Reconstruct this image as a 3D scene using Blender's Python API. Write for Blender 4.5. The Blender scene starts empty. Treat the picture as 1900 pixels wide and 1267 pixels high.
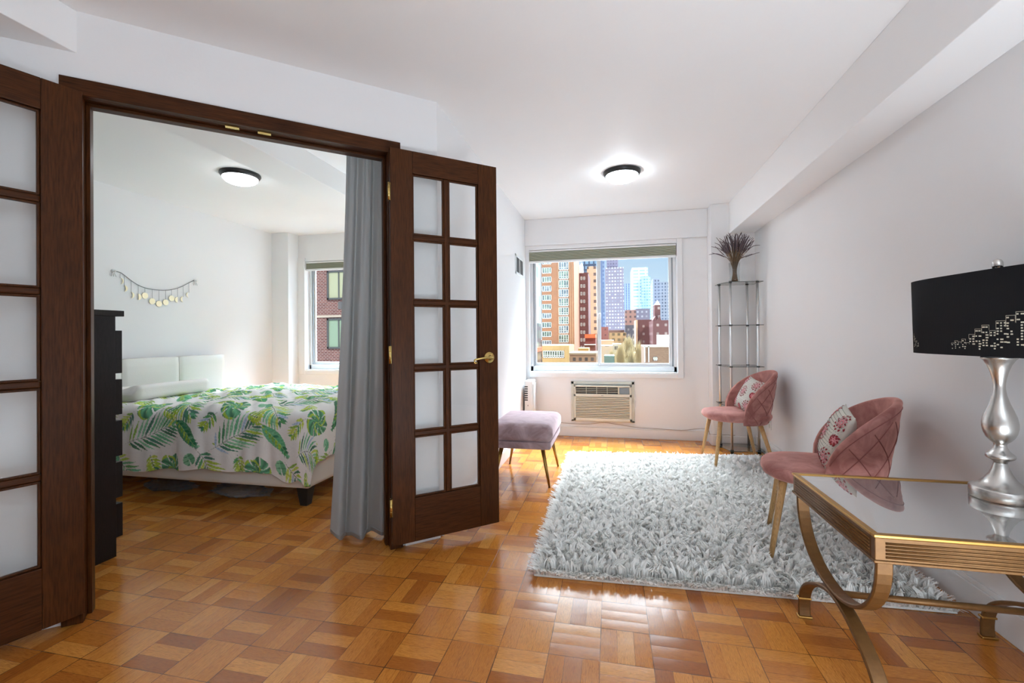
import bpy, bmesh, math, random
import numpy as np
from mathutils import Vector, Matrix, noise
random.seed(7)
C = bpy.context.scene.collection
PI = math.pi
# ------------------------------------------------------------------ camera
YAW, PIT, ROL, FL, CY = -2.16289468e-01, 5.14852464e-03, -8.90588911e-03, 833.95, 619.44
EYE = Vector((0, 0, 1.12)); H = 2.44
fw = Vector((math.sin(YAW)*math.cos(PIT), math.cos(YAW)*math.cos(PIT), math.sin(PIT)))
rt = Vector((math.cos(YAW), -math.sin(YAW), 0)); up = rt.cross(fw)
_c, _s = math.cos(ROL), math.sin(ROL)
rt, up = rt*_c + up*_s, up*_c - rt*_s
cd = bpy.data.cameras.new('camera'); cam = bpy.data.objects.new('camera', cd); C.objects.link(cam)
m = Matrix((( rt.x, up.x, -fw.x, EYE.x), (rt.y, up.y, -fw.y, EYE.y), (rt.z, up.z, -fw.z, EYE.z), (0, 0, 0, 1)))
cam.matrix_world = m
cd.sensor_width = 36; cd.lens = FL/1900*36; cd.shift_y = -(633.5-CY)/1900; cd.clip_start = .05; cd.clip_end = 3000
bpy.context.scene.camera = cam
def at(x, y, Y):                       # survey of the photo: direction of a pixel met with the plane at depth Y
    d = fw + rt*((x-950)/FL) - up*((y-CY)/FL)
    return EYE + d*(Y/d.y)
# ------------------------------------------------------------------ node helper
class NT:
    def __init__(s, name, rough=.5, col=(.8,.8,.8), metal=0, spec=.5):
        s.m = bpy.data.materials.new(name); s.m.use_nodes = True; s.t = s.m.node_tree
        s.n = s.t.nodes; s.b = s.n['Principled BSDF']; s.out = s.n['Material Output']
        s.b.inputs['Roughness'].default_value = rough; s.b.inputs['Metallic'].default_value = metal
        s.b.inputs['Base Color'].default_value = (*col, 1); s.b.inputs['Specular IOR Level'].default_value = spec
        s._oc = None
    def L(s, a, b): s.t.links.new(a, b)
    def new(s, k): return s.n.new('ShaderNode'+k)
    def put(s, v, sock):
        if isinstance(v, (int, float)): sock.default_value = v
        elif isinstance(v, tuple):
            if len(sock.default_value) == 4 and len(v) == 3: v = (*v, 1)
            sock.default_value = v
        else: s.L(v, sock)
    def oc(s):
        if s._oc is None: s._oc = s.new('TexCoord').outputs['Object']
        return s._oc
    def M(s, op, a, b=0.0, c=0.0):
        n = s.new('Math'); n.operation = op
        for i, v in enumerate((a, b, c)): s.put(v, n.inputs[i])
        return n.outputs[0]
    def sep(s, v): n = s.new('SeparateXYZ'); s.L(v, n.inputs[0]); return n.outputs
    def comb(s, x, y, z):
        n = s.new('CombineXYZ')
        for i, v in enumerate((x, y, z)): s.put(v, n.inputs[i])
        return n.outputs[0]
    def mapv(s, v, scale=(1,1,1), loc=(0,0,0), rot=(0,0,0)):
        n = s.new('Mapping'); s.L(v, n.inputs[0]); n.inputs['Scale'].default_value = scale
        n.inputs['Location'].default_value = loc; n.inputs['Rotation'].default_value = rot; return n.outputs[0]
    def noise(s, v, scale=5, detail=3, rough=.5, dist=0):
        n = s.new('TexNoise'); s.L(v, n.inputs['Vector']); n.inputs['Scale'].default_value = scale
        n.inputs['Detail'].default_value = detail; n.inputs['Roughness'].default_value = rough
        n.inputs['Distortion'].default_value = dist; return n.outputs['Fac']
    def white(s, v): n = s.new('TexWhiteNoise'); n.noise_dimensions = '3D'; s.L(v, n.inputs['Vector']); return n.outputs['Value']
    def ramp(s, f, stops):
        n = s.new('ValToRGB'); s.L(f, n.inputs[0]); e = n.color_ramp.elements
        while len(e) < len(stops): e.new(.5)
        for i, (p, c) in enumerate(stops): e[i].position = p; e[i].color = (*c, 1)
        return n.outputs[0]
    def mix(s, f, a, b, mode='MIX'):
        n = s.new('Mix'); n.data_type = 'RGBA'; n.blend_type = mode
        s.put(f, n.inputs[0]); s.put(a, n.inputs[6]); s.put(b, n.inputs[7]); return n.outputs[2]
    def fmix(s, f, a, b): return s.M('ADD', s.M('MULTIPLY', a, s.M('SUBTRACT', 1., f)), s.M('MULTIPLY', b, f))
    def bump(s, h, strength=.2, dist=.01):
        n = s.new('Bump'); n.inputs['Strength'].default_value = strength; n.inputs['Distance'].default_value = dist
        s.L(h, n.inputs['Height']); s.L(n.outputs[0], s.b.inputs['Normal'])
    def col(s, c): s.put(c, s.b.inputs['Base Color'])
    def rough(s, c): s.put(c, s.b.inputs['Roughness'])
def hexc(r, g, b):
    f = lambda v: (v/255/12.92) if v/255 <= .04045 else ((v/255+.055)/1.055)**2.4
    return (f(r), f(g), f(b))
# ------------------------------------------------------------------ materials
def plain(name, col, rough=.5, metal=0, nscale=0, nstr=.05, spec=.5, var=.0):
    k = NT(name, rough, col, metal, spec)
    f = k.noise(k.oc(), nscale or 30, 4)
    if var: k.col(k.mix(f, tuple(c*(1-var) for c in col), tuple(min(1, c*(1+var)) for c in col)))
    if nscale: k.bump(f, nstr, .01)
    return k.m
def paint_mat(name, col, var=.015):
    k = NT(name, .55, col, 0, .3)
    f = k.noise(k.oc(), 1.7, 5, .6); g = k.noise(k.oc(), 60, 3)
    k.col(k.mix(f, tuple(c*(1-var) for c in col), tuple(c*(1+var) for c in col)))
    k.bump(k.M('ADD', k.M('MULTIPLY', f, 1.), k.M('MULTIPLY', g, .25)), .12, .01); return k.m
MW = paint_mat('white_wall_paint', (.80, .80, .805))
MC = paint_mat('white_ceiling_paint', (.88, .88, .88))
MT = plain('white_gloss_trim', (.80, .80, .80), .35, nscale=12, nstr=.03)
def floor_mat():
    k = NT('oak_parquet', .18)
    x, y, z = k.sep(k.oc()); B = .1785
    px = k.M('DIVIDE', k.M('ADD', x, .583), B); py = k.M('DIVIDE', k.M('SUBTRACT', y, 1.579), B)
    ix = k.M('FLOOR', px); iy = k.M('FLOOR', py); fx = k.M('FRACT', px); fy = k.M('FRACT', py)
    par = k.M('MODULO', k.M('ABSOLUTE', k.M('ADD', ix, iy)), 2.)
    al = k.fmix(par, fx, fy); ac = k.fmix(par, fy, fx)
    jit = k.M('MULTIPLY', k.M('SUBTRACT', k.white(k.comb(ix, iy, 3.3)), .5), .0)
    a3 = k.M('MULTIPLY', k.M('ADD', ac, jit), 3.); st = k.M('FLOOR', a3); fs = k.M('FRACT', a3)
    rnd = k.white(k.comb(ix, iy, st)); rnd2 = k.white(k.comb(iy, st, ix))
    base = k.ramp(rnd, [(0, hexc(168, 98, 38)), (.2, hexc(202, 128, 50)), (.5, hexc(217, 142, 58)), (.8, hexc(227, 154, 66)), (1, hexc(238, 170, 86))])
    off = k.M('MULTIPLY', rnd2, 37.)
    g = k.noise(k.comb(k.M('ADD', k.M('MULTIPLY', al, 1.1), off), k.M('MULTIPLY', ac, 11.), off), 3.2, 6, .65, 1.6)
    fine = k.noise(k.comb(k.M('ADD', k.M('MULTIPLY', al, 3.), off), k.M('MULTIPLY', ac, 60.), off), 2.6, 3, .6)
    gg = k.ramp(g, [(.30, (.36, .27, .22)), (.42, (.72, .66, .62)), (.50, (1, 1, 1)), (.56, (.80, .76, .72)), (.64, (1.0, 1.0, 1.0))])
    c = k.mix(.75, base, gg, 'MULTIPLY')
    c = k.mix(k.M('MULTIPLY', k.M('MAXIMUM', k.M('SUBTRACT', fine, .38), 0.), 1.6), c, hexc(104, 50, 18))
    big = k.noise(k.oc(), 1.1, 3)
    c = k.mix(k.M('MULTIPLY', big, .25), c, hexc(150, 72, 22))
    ed = k.M('MINIMUM', fs, k.M('SUBTRACT', 1., fs)); ed = k.M('MULTIPLY', ed, B/3)
    eb = k.M('MINIMUM', k.M('MINIMUM', fx, k.M('SUBTRACT', 1., fx)), k.M('MINIMUM', fy, k.M('SUBTRACT', 1., fy))); eb = k.M('MULTIPLY', eb, B)
    gn = k.noise(k.oc(), 9, 2)
    wid = k.M('MULTIPLY', k.M('SUBTRACT', gn, .2), .0019)
    gap = k.M('MAXIMUM', k.M('LESS_THAN', eb, k.M('MULTIPLY', wid, 2.0)), k.M('MULTIPLY', k.M('LESS_THAN', ed, wid), .8))
    c = k.mix(k.M('MULTIPLY', gap, .8), c, hexc(40, 20, 10)); k.col(c)
    wear = k.noise(k.oc(), 2.3, 5, .7)
    k.rough(k.M('ADD', k.M('ADD', .10, k.M('MULTIPLY', rnd2, .07)), k.M('MULTIPLY', k.M('MAXIMUM', k.M('SUBTRACT', wear, .45), 0.), .5)))
    h = k.M('ADD', k.M('MULTIPLY', fine, .12), k.M('MULTIPLY', k.M('SUBTRACT', 1., gap), .5))
    h = k.M('ADD', h, k.M('MULTIPLY', k.noise(k.oc(), 14, 2), .32))
    h = k.M('ADD', h, k.M('MULTIPLY', k.M('MULTIPLY', k.M('SUBTRACT', fs, .5), k.M('SUBTRACT', fs, .5)), -1.2))
    k.bump(h, .22, .004)
    k.b.inputs['Specular IOR Level'].default_value = .62
    return k.m
MF = floor_mat()
def wood(name, c0, c1, axis, rough=.3, sc=1., spec=.45):
    k = NT(name, rough, c0, 0, spec)
    s = [14*sc]*3; s[axis] = 1.1*sc
    v = k.mapv(k.oc(), tuple(s))
    f = k.noise(v, 2.2, 6, .6, 1.2); g = k.noise(k.mapv(k.oc(), tuple(q*6 for q in s)), 2, 3)
    big = k.noise(k.oc(), 3, 3, .6, .5)
    c = k.mix(k.M('MULTIPLY', f, 1.), c0, c1); c = k.mix(k.M('MULTIPLY', k.M('MAXIMUM', k.M('SUBTRACT', g, .42), 0.), 2.2), c, tuple(q*.4 for q in c0))
    c = k.mix(k.M('MULTIPLY', k.M('MAXIMUM', k.M('SUBTRACT', big, .5), 0.), 1.6), c, tuple(q*.5 for q in c0))
    k.col(c); k.bump(g, .06, .003); return k.m
WV = wood('mahogany_vertical_grain', hexc(50, 26, 11), hexc(94, 54, 25), 2, .36, 1., .14)
WH = wood('mahogany_horizontal_grain', hexc(48, 25, 11), hexc(92, 52, 24), 0, .36, 1., .14)
MBW = wood('black_brown_veneer', hexc(20, 16, 16), hexc(40, 33, 33), 2, .45, 3, .3)
MOAK = wood('pale_oak_leg', hexc(178, 132, 80), hexc(205, 165, 112), 2, .4, 2)
def metal(name, col, rough, nscale=0, nstr=.05, var=0):
    return plain(name, col, rough, 1, nscale, nstr, var=var)
BRASS = metal('polished_brass', hexc(205, 178, 110), .22)
def nickel():
    k = NT('brushed_nickel', .27, (.62, .60, .57), 1)
    v = k.mapv(k.oc(), (20, 20, 1400)); f = k.noise(v, 1., 2); k.bump(f, .05, .001)
    k.b.inputs['Anisotropic'].default_value = .4; return k.m
NICK = nickel()
CHROME = metal('satin_steel_tube', (.74, .74, .74), .34)
def gold():
    k = NT('antique_gold_paint', .45, hexc(150, 105, 50), .5)
    f = k.noise(k.oc(), 45, 5, .7); g = k.noise(k.oc(), 5, 3)
    c = k.mix(f, hexc(84, 54, 24), hexc(138, 97, 50)); c = k.mix(k.M('MULTIPLY', g, .5), c, hexc(98, 66, 34)); k.col(c)
    k.bump(f, .1, .003); return k.m
GOLD = gold()
GOLDL = metal('bright_gold_edge', hexc(176, 134, 72), .35)
BRONZE = metal('antique_brass_leg', hexc(150, 118, 62), .3)
def velvet(name, c0, c1, scale=9):
    k = NT(name, .8, c0, 0, .2)
    f = k.noise(k.oc(), scale, 5, .6, .8); c = k.mix(k.ramp(f, [(.35, (0, 0, 0)), (.68, (1, 1, 1))]), c0, c1); k.col(c)
    k.b.inputs['Sheen Weight'].default_value = .75; k.b.inputs['Sheen Roughness'].default_value = .35
    k.b.inputs['Sheen Tint'].default_value = (*[min(1, q*2.4) for q in c1], 1)
    k.bump(k.noise(k.oc(), 300, 2), .1, .002); return k.m
VELP = velvet('dusty_rose_velvet', hexc(140, 88, 82), hexc(186, 132, 124))
VELS = plain('rose_seam', hexc(132, 74, 68), .8)
VELM = velvet('mauve_velvet', hexc(134, 110, 112), hexc(178, 156, 160), 7)
def thin_glass(name, tint=(1, 1, 1), boost=1.0, rough=0.0, milk=0.0):
    mm = bpy.data.materials.new(name); mm.use_nodes = True; t = mm.node_tree; n = t.nodes
    n.remove(n['Principled BSDF'])
    tr = n.new('ShaderNodeBsdfTransparent'); tr.inputs[0].default_value = (*tint, 1)
    gl = n.new('ShaderNodeBsdfGlossy'); gl.inputs['Roughness'].default_value = rough
    lw = n.new('ShaderNodeLayerWeight'); lw.inputs[0].default_value = .5        # symmetric for both faces of the sheet
    pw = n.new('ShaderNodeMath'); pw.operation = 'POWER'; pw.inputs[1].default_value = 4.2; ma = n.new('ShaderNodeMath'); ma.operation = 'MULTIPLY_ADD'; ma.inputs[1].default_value = .92; ma.inputs[2].default_value = .04
    mu = n.new('ShaderNodeMath'); mu.operation = 'MULTIPLY'; mu.inputs[1].default_value = boost; mu.use_clamp = True
    mx = n.new('ShaderNodeMixShader')
    t.links.new(lw.outputs['Facing'], pw.inputs[0]); t.links.new(pw.outputs[0], ma.inputs[0]); t.links.new(ma.outputs[0], mu.inputs[0]); t.links.new(mu.outputs[0], mx.inputs[0])
    t.links.new(tr.outputs[0], mx.inputs[1]); t.links.new(gl.outputs[0], mx.inputs[2])
    last = mx
    if milk:
        df = n.new('ShaderNodeBsdfDiffuse'); df.inputs[0].default_value = (.8, .8, .8, 1)
        m2 = n.new('ShaderNodeMixShader'); m2.inputs[0].default_value = milk
        t.links.new(mx.outputs[0], m2.inputs[1]); t.links.new(df.outputs[0], m2.inputs[2]); last = m2
    t.links.new(last.outputs[0], n['Material Output'].inputs[0]); return mm
GPANE = thin_glass('clear_door_glass', (.97, .98, .98), .6, 0, .03)
GWIN = thin_glass('clear_window_glass', (.99, 1, 1), .25)
GTOP = thin_glass('clear_table_glass', (.95, .97, .96), 3.0, 0, .10)
GSHELF = thin_glass('clear_shelf_glass', (.95, .97, .96), 1.)
GEDGE = plain('glass_dark_edge', (.06, .09, .08), .2)
GVASE = thin_glass('clear_vase_glass', (.93, .94, .94), .8)
FROST = plain('opal_glass_dome_lit', (.82, .82, .82), .3)
FROST.node_tree.nodes['Principled BSDF'].inputs['Emission Color'].default_value = (.84, .92, 1.0, 1)
FROST.node_tree.nodes['Principled BSDF'].inputs['Emission Strength'].default_value = 25.0
FROST2 = plain('opal_glass_dome_dimmer', (.82, .82, .82), .3)
FROST2.node_tree.nodes['Principled BSDF'].inputs['Emission Color'].default_value = (.90, .95, 1.0, 1)
FROST2.node_tree.nodes['Principled BSDF'].inputs['Emission Strength'].default_value = 7.0
BLK = plain('black_metal_ring', (.012, .012, .013), .35)
BLKP = plain('black_plastic', (.015, .015, .015), .5)
LEA = plain('ivory_faux_leather', hexc(228, 227, 221), .45, nscale=160, nstr=.08)
FOAM = plain('white_pillow_cotton', hexc(236, 234, 230), .85, nscale=90, nstr=.1)
def fabric(name, c, scale=500, var=.04):
    k = NT(name, .85, c, 0, .2); f = k.noise(k.oc(), 2.5, 3)
    k.col(k.mix(f, tuple(q*(1-var) for q in c), tuple(q*(1+var) for q in c)))
    w = k.new('TexWave'); w.inputs['Scale'].default_value = scale; k.L(k.oc(), w.inputs[0]); k.bump(w.outputs['Fac'], .06, .001); return k.m
CURT = fabric('grey_curtain_cloth', hexc(180, 182, 183))
CURT.node_tree.nodes['Principled BSDF'].inputs['Sheen Weight'].default_value = .2
_n = CURT.node_tree.nodes; _tl = _n.new('ShaderNodeBsdfTranslucent'); _tl.inputs[0].default_value = (.62, .625, .63, 1); _ms = _n.new('ShaderNodeMixShader'); _ms.inputs[0].default_value = .5
CURT.node_tree.links.new(_n['Principled BSDF'].outputs[0], _ms.inputs[1]); CURT.node_tree.links.new(_tl.outputs[0], _ms.inputs[2]); CURT.node_tree.links.new(_ms.outputs[0], _n['Material Output'].inputs[0])
SHADEF = fabric('black_shade_cloth', (.0075, .0075, .009))
PRINT = plain('pale_gold_foil_print', hexc(205, 200, 180), .5)
BLIND = fabric('sage_grey_blind_cloth', hexc(150, 152, 136), 900)
PLAST = plain('beige_white_plastic', hexc(206, 205, 193), .4)
PLASTW = plain('white_plastic', (.75, .75, .75), .4)
DARKSLOT = plain('dark_recess', (.02, .02, .02), .7)
ALU = plain('white_aluminium_frame', (.68, .69, .70), .35)
ALUD = plain('grey_window_track', (.30, .32, .34), .4)
LINEN = fabric('cream_linen', hexc(206, 202, 192), 700)
REDT = plain('crimson_embroidery', hexc(150, 22, 40), .5)
PINKT = plain('pale_pink_embroidery', hexc(215, 140, 146), .5)
GRNT = plain('green_dot_embroidery', hexc(110, 130, 110), .6)
LAV = plain('dried_lavender_flower', hexc(98, 84, 88), .9, nscale=80, nstr=.4, var=.3)
STEMM = plain('dried_stem', hexc(120, 96, 72), .9)
MOONG = metal('pale_gold_moon_disc', hexc(244, 232, 198), .4, 60, .1)
CORD = plain('grey_cord', hexc(120, 120, 122), .7)
PAINTCORD = plain('painted_cable', hexc(196, 196, 194), .6)
def plastic_bag():
    k = NT('crinkled_clear_plastic', .12, (.20, .205, .22)); k.b.inputs['Alpha'].default_value = .45
    k.bump(k.noise(k.oc(), 22, 5, .7, 2), .9, .02); return k.m
BAG = plastic_bag()
RUGB = plain('rug_backing', hexc(205, 204, 200), .9, nscale=200, nstr=.3)
def rug_mat():
    k = NT('silver_grey_shag', .75, (.6, .6, .6), 0, .15)
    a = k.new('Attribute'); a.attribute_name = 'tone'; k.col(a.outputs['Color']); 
    tl = k.new('BsdfTranslucent'); k.L(a.outputs['Color'], tl.inputs[0]); ms = k.new('MixShader'); ms.inputs[0].default_value = .22
    k.L(k.b.outputs[0], ms.inputs[1]); k.L(tl.outputs[0], ms.inputs[2]); k.L(ms.outputs[0], k.out.inputs[0]); return k.m
RUGM = rug_mat()
# ------------------------------------------------------------------ mesh helpers
class MB:
    def __init__(s): s.v = []; s.f = []; s.mi = []; s.sm = []
    def add(s, v, f, mi=0, sm=False):
        o = len(s.v); s.v += [tuple(q) for q in v]; s.f += [tuple(i+o for i in g) for g in f]
        s.mi += [mi]*len(f); s.sm += [sm]*len(f); return s
    def box(s, x0, x1, y0, y1, z0, z1, mi=0, M=None):
        v = [(x, y, z) for x in (x0, x1) for y in (y0, y1) for z in (z0, z1)]
        if M: v = [M @ Vector(q) for q in v]
        return s.add(v, [(0, 1, 3, 2), (4, 6, 7, 5), (0, 4, 5, 1), (2, 3, 7, 6), (0, 2, 6, 4), (1, 5, 7, 3)], mi)
    def poly(s, pts, z0, z1, mi=0):       # vertical prism
        n = len(pts); v = [(x, y, z0) for x, y in pts]+[(x, y, z1) for x, y in pts]
        f = [tuple(range(n))[::-1], tuple(range(n, 2*n))]+[(i, (i+1) % n, n+(i+1) % n, n+i) for i in range(n)]
        return s.add(v, f, mi)
    def hexa(s, lo, hi, mi=0):            # 4 low corners, 4 high corners
        return s.add(list(lo)+list(hi), [(3, 2, 1, 0), (4, 5, 6, 7)]+[(i, (i+1) % 4, 4+(i+1) % 4, 4+i) for i in range(4)], mi)
    def tube(s, pts, r, n=8, mi=0, caps=True, sm=True, ry=None):
        pts = [Vector(p) for p in pts]; N = len(pts); R = r if isinstance(r, (list, tuple)) else [r]*N
        v = []; up0 = Vector((0, 0, 1))
        for i, p in enumerate(pts):
            t = (pts[min(i+1, N-1)]-pts[max(i-1, 0)]).normalized()
            a = t.cross(up0)
            if a.length < 1e-3: a = t.cross(Vector((0, 1, 0)))
            a.normalize(); b = a.cross(t)
            for k in range(n):
                q = 2*PI*k/n; v.append(p+a*(math.cos(q)*R[i])+b*(math.sin(q)*R[i]))
        f = [(i*n+k, i*n+(k+1) % n, (i+1)*n+(k+1) % n, (i+1)*n+k) for i in range(N-1) for k in range(n)]
        s.add(v, f, mi, sm)
        if caps:
            o = len(s.v)-n*N; s.f += [tuple(o+k for k in range(n))[::-1], tuple(o+(N-1)*n+k for k in range(n))]; s.mi += [mi]*2; s.sm += [False]*2
        return s
    def lathe(s, prof, c=(0, 0, 0), n=32, mi=0, sm=True, axis='z', caps=True):
        v = []
        for r, z in prof:
            for k in range(n):
                q = 2*PI*k/n; p = (r*math.cos(q), r*math.sin(q), z)
                if axis == 'y': p = (p[0], p[2], p[1])
                if axis == 'x': p = (p[2], p[0], p[1])
                v.append((p[0]+c[0], p[1]+c[1], p[2]+c[2]))
        N = len(prof)
        f = [(i*n+k, i*n+(k+1) % n, (i+1)*n+(k+1) % n, (i+1)*n+k) for i in range(N-1) for k in range(n)]
        s.add(v, f, mi, sm)
        if caps:
            o = len(s.v)-n*N; s.f += [tuple(o+k for k in range(n))[::-1], tuple(o+(N-1)*n+k for k in range(n))]; s.mi += [mi]*2; s.sm += [False]*2
        return s
    def strap(s, pts, w, t, axis=0, mi=0): # flat bar swept in a plane, width w along axis, thickness t
        pts = [Vector(p) for p in pts]; N = len(pts); v = []; A = Vector((1, 0, 0)) if axis == 0 else Vector((0, 1, 0))
        for i, p in enumerate(pts):
            tg = (pts[min(i+1, N-1)]-pts[max(i-1, 0)]).normalized(); nn = tg.cross(A).normalized()
            e = min(w, t)*.25
            for a, b in ((-w/2, -t/2+e), (-w/2+e, -t/2), (w/2-e, -t/2), (w/2, -t/2+e), (w/2, t/2-e), (w/2-e, t/2), (-w/2+e, t/2), (-w/2, t/2-e)):
                v.append(p+A*a+nn*b)
        n = 8; f = [(i*n+k, i*n+(k+1) % n, (i+1)*n+(k+1) % n, (i+1)*n+k) for i in range(N-1) for k in range(n)]
        f += [tuple(range(n))[::-1], tuple((N-1)*n+k for k in range(n))]
        return s.add(v, f, mi, False)
    def grid(s, nu, nv, fn, mi=0, sm=True):
        v = [fn(i/(nu-1), j/(nv-1)) for i in range(nu) for j in range(nv)]
        f = [(i*nv+j, (i+1)*nv+j, (i+1)*nv+j+1, i*nv+j+1) for i in range(nu-1) for j in range(nv-1)]
        return s.add(v, f, mi, sm)
    def build(s, name, mat, parent=None, bevel=0, local=False, seg=2, M=None, smooth=None):
        me = bpy.data.meshes.new(name); org = Vector((0, 0, 0))
        if parent and not local:
            p = parent
            while p: org += p.location; p = p.parent
        vv = [(Vector(q)-org) for q in s.v]
        me.from_pydata([tuple(q) for q in vv], [], s.f)
        for mt in (mat if isinstance(mat, (list, tuple)) else [mat]): me.materials.append(mt)
        me.polygons.foreach_set('material_index', s.mi)
        me.polygons.foreach_set('use_smooth', [bool(x) for x in s.sm] if smooth is None else [smooth]*len(s.f))
        bm = bmesh.new(); bm.from_mesh(me); bmesh.ops.recalc_face_normals(bm, faces=bm.faces); bm.to_mesh(me); bm.free()
        o = bpy.data.objects.new(name, me); C.objects.link(o)
        if parent: o.parent = parent
        if bevel:
            b = o.modifiers.new('bevel', 'BEVEL'); b.width = bevel; b.segments = seg; b.limit_method = 'ANGLE'; b.angle_limit = .6
        return o
def tag(o, label=None, cat=None, group=None, kind=None):
    if label: o['label'] = label
    if cat: o['category'] = cat
    if group: o['group'] = group
    if kind: o['kind'] = kind
    return o
def empty(name, loc=(0, 0, 0), rz=0, label=None, cat=None, group=None, kind=None):
    o = bpy.data.objects.new(name, None); C.objects.link(o); o.location = loc; o.rotation_euler = (0, 0, rz)
    o.empty_display_size = .1
    return tag(o, label, cat, group, kind)
def copy_tree(o, parent=None):
    c = o.copy(); C.objects.link(c); c.parent = parent
    for ch in list(o.children): copy_tree(ch, c)
    return c
def S(name, mb, mat, bevel=0, parent=None):
    return tag(mb.build(name, mat, parent, bevel), kind=None if parent else 'structure')
def bx(*a): return MB().box(*a)
# ------------------------------------------------------------------ room shell
LX, RX, FY, BX = -.945, 1.41, 5.06, -4.16
dS = Vector((-.7526, -.6585, 0)); dN = Vector((.6585, -.7526, 0)); PC = Vector((LX, 2.375, 0))
def dg(s_, n, z=0): return PC + dS*s_ + dN*n + Vector((0, 0, z))     # along the diagonal wall, out of it, up
def dbox(mb, s0, s1, n0, n1, z0, z1, mi=0):
    P = [dg(s0, n0), dg(s1, n0), dg(s1, n1), dg(s0, n1)]
    return mb.hexa([(p.x, p.y, z0) for p in P], [(p.x, p.y, z1) for p in P], mi)
S('floor', bx(-4.4, 1.6, -2.8, 5.3, -.1, 0), MF)
S('ceiling', bx(-4.4, 1.6, -2.8, 5.3, H, H+.12), MC)
OX0, OX1, OZ0, OZ1 = -.905, .695, .705, 2.10       # living room window opening
QX0, QX1 = -3.82, -2.30                            # bedroom window opening
w = MB(); T = .22
w.box(LX-.12, OX0, FY, FY+T, 0, H); w.box(OX1, RX+.15, FY, FY+T, 0, H); w.box(OX0, OX1, FY, FY+T, 0, OZ0); w.box(OX0, OX1, FY, FY+T, OZ1, H)
S('wall_north', w, MW)
w = MB(); w.box(BX-.2, QX0, FY, FY+T, 0, H); w.box(QX1, LX-.12, FY, FY+T, 0, H); w.box(QX0, QX1, FY, FY+T, 0, OZ0); w.box(QX0, QX1, FY, FY+T, OZ1, H)
S('wall_north_bedroom', w, MW)
S('wall_east', bx(RX, RX+.15, -2.8, FY, 0, H), MW)
S('wall_middle', bx(LX-.12, LX, 2.375, FY, 0, H), MW)
S('wall_west', bx(BX-.2, BX, .7, FY, 0, H), MW)
S('wall_south', bx(-3.0, RX, -2.8, -2.6, 0, H), MW)
e2 = dg(2.4, 0)
S('wall_west_living', bx(e2.x-.12, e2.x, -2.6, e2.y, 0, H), MW)
S('wall_south_bedroom', bx(BX, e2.x-.02, e2.y-.1, e2.y+.02, 0, H), MW)
w = MB(); so0, so1, zt = .256, 1.514, 2.115
dbox(w, 0, so0, -.12, 0, 0, H); dbox(w, so1, 2.4, -.12, 0, 0, H); dbox(w, so0, so1, -.12, 0, zt, H)
S('wall_diagonal', w, MW)
# lintel box above the window, pillars and beams
S('trim_1', bx(LX, 1.0, FY-.035, FY, 2.145, H), MW, .004)
S('trim_2', bx(1.0, RX, 4.88, FY, 0, H), MW, .003)
S('trim_3', bx(1.172, RX, -2.6, 4.88, 2.132, H), MC, .003)
S('trim_4', bx(BX, -3.92, 4.87, FY, 0, H), MW, .003)
S('trim_5', bx(-2.37, -2.08, .85, FY, 2.27, H), MC, .003)
p0, p1, p2 = Vector((-2.146, 1.318, 0)), Vector((-2.135, .95, 0)), Vector((-2.30, 1.18, 0))
w = MB(); w.poly([(-2.146, 1.318), (-2.135, .2), (-2.72, .2), (-2.72, .83)], 2.32, H)
S('trim_6', w, MC)
# baseboards
w = MB(); w.box(LX, 1.0, FY-.018, FY, 0, .10); w.box(LX, 1.0, FY-.022, FY, .100, .108); S('baseboard_north', w, MT, .003)
w = MB(); w.box(1.0-.016, 1.0, 4.87, FY, 0, .10); w.box(1.0-.016, RX, 4.864, 4.88, 0, .10); S('baseboard_pillar', w, MT, .003)
w = MB(); w.box(RX-.016, RX, -2.6, 4.864, 0, .115); w.box(RX-.009, RX, -2.6, 4.864, .115, .135); S('baseboard_east', w, MT, .003)
S('baseboard_middle', bx(LX, LX+.016, 2.39, FY-.022, 0, .10), MT, .003)
w = MB(); dbox(w, .0, .2, .0, .016, 0, .10); S('baseboard_diagonal', w, MT, .003)
w = MB(); w.box(BX, BX+.016, .85, 4.87, 0, .1); w.box(-3.92, LX-.12, FY-.018, FY, 0, .1); S('baseboard_bedroom', w, MT, .003)
# doorway casing, jamb, stop
fr = empty('trim_7', dg(.9, 0), kind='structure')
def dobj(name, s0, s1, n0, n1, z0, z1, mat, parent, bevel=.002):
    """a box in the diagonal wall's own axes, so that wood grain follows the board"""
    o = MB().box(0, s1-s0, 0, n1-n0, 0, z1-z0).build(name, mat, None, bevel)
    o.rotation_euler = (0, 0, math.atan2(dS.y, dS.x)); 
    a = dg(s0, n0, z0)
    o.parent = parent; o.location = a - parent.location
    # local x = dS, local y = rot90(dS) which points to -dN or +dN
    ly = Vector((-dS.y, dS.x, 0))
    if ly.dot(dN) < 0:
        o.location = dg(s0, n1, z0) - parent.location
    return o
ci0, ci1, ctz = .276, 1.494, 2.097
dobj('casing', .212, ci0+.004, 0, .02, 0, 2.162, WV, fr); dobj('casing', ci1-.004, 1.556, 0, .02, 0, 2.162, WV, fr)
dobj('head_casing', .212, 1.556, 0, .022, ctz, 2.162, WH, fr)
dobj('jamb', .256, ci0, -.125, .002, 0, ctz+.02, WV, fr); dobj('jamb', ci1, 1.514, -.125, .002, 0, ctz+.02, WV, fr)
dobj('head_jamb', .256, 1.514, -.125, .002, ctz, ctz+.02, WH, fr)
dobj('door_stop', ci0, ci0+.014, -.085, -.045, 0, ctz, WV, fr); dobj('door_stop', ci1-.014, ci1, -.085, -.045, 0, ctz, WV, fr)
dobj('head_stop', ci0, ci1, -.085, -.045, ctz-.014, ctz, WH, fr)
for ss in (.98, .85): dobj('catch_plate', ss-.028, ss+.028, -.04, -.006, ctz-.006, ctz, BRASS, fr, .001)
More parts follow.
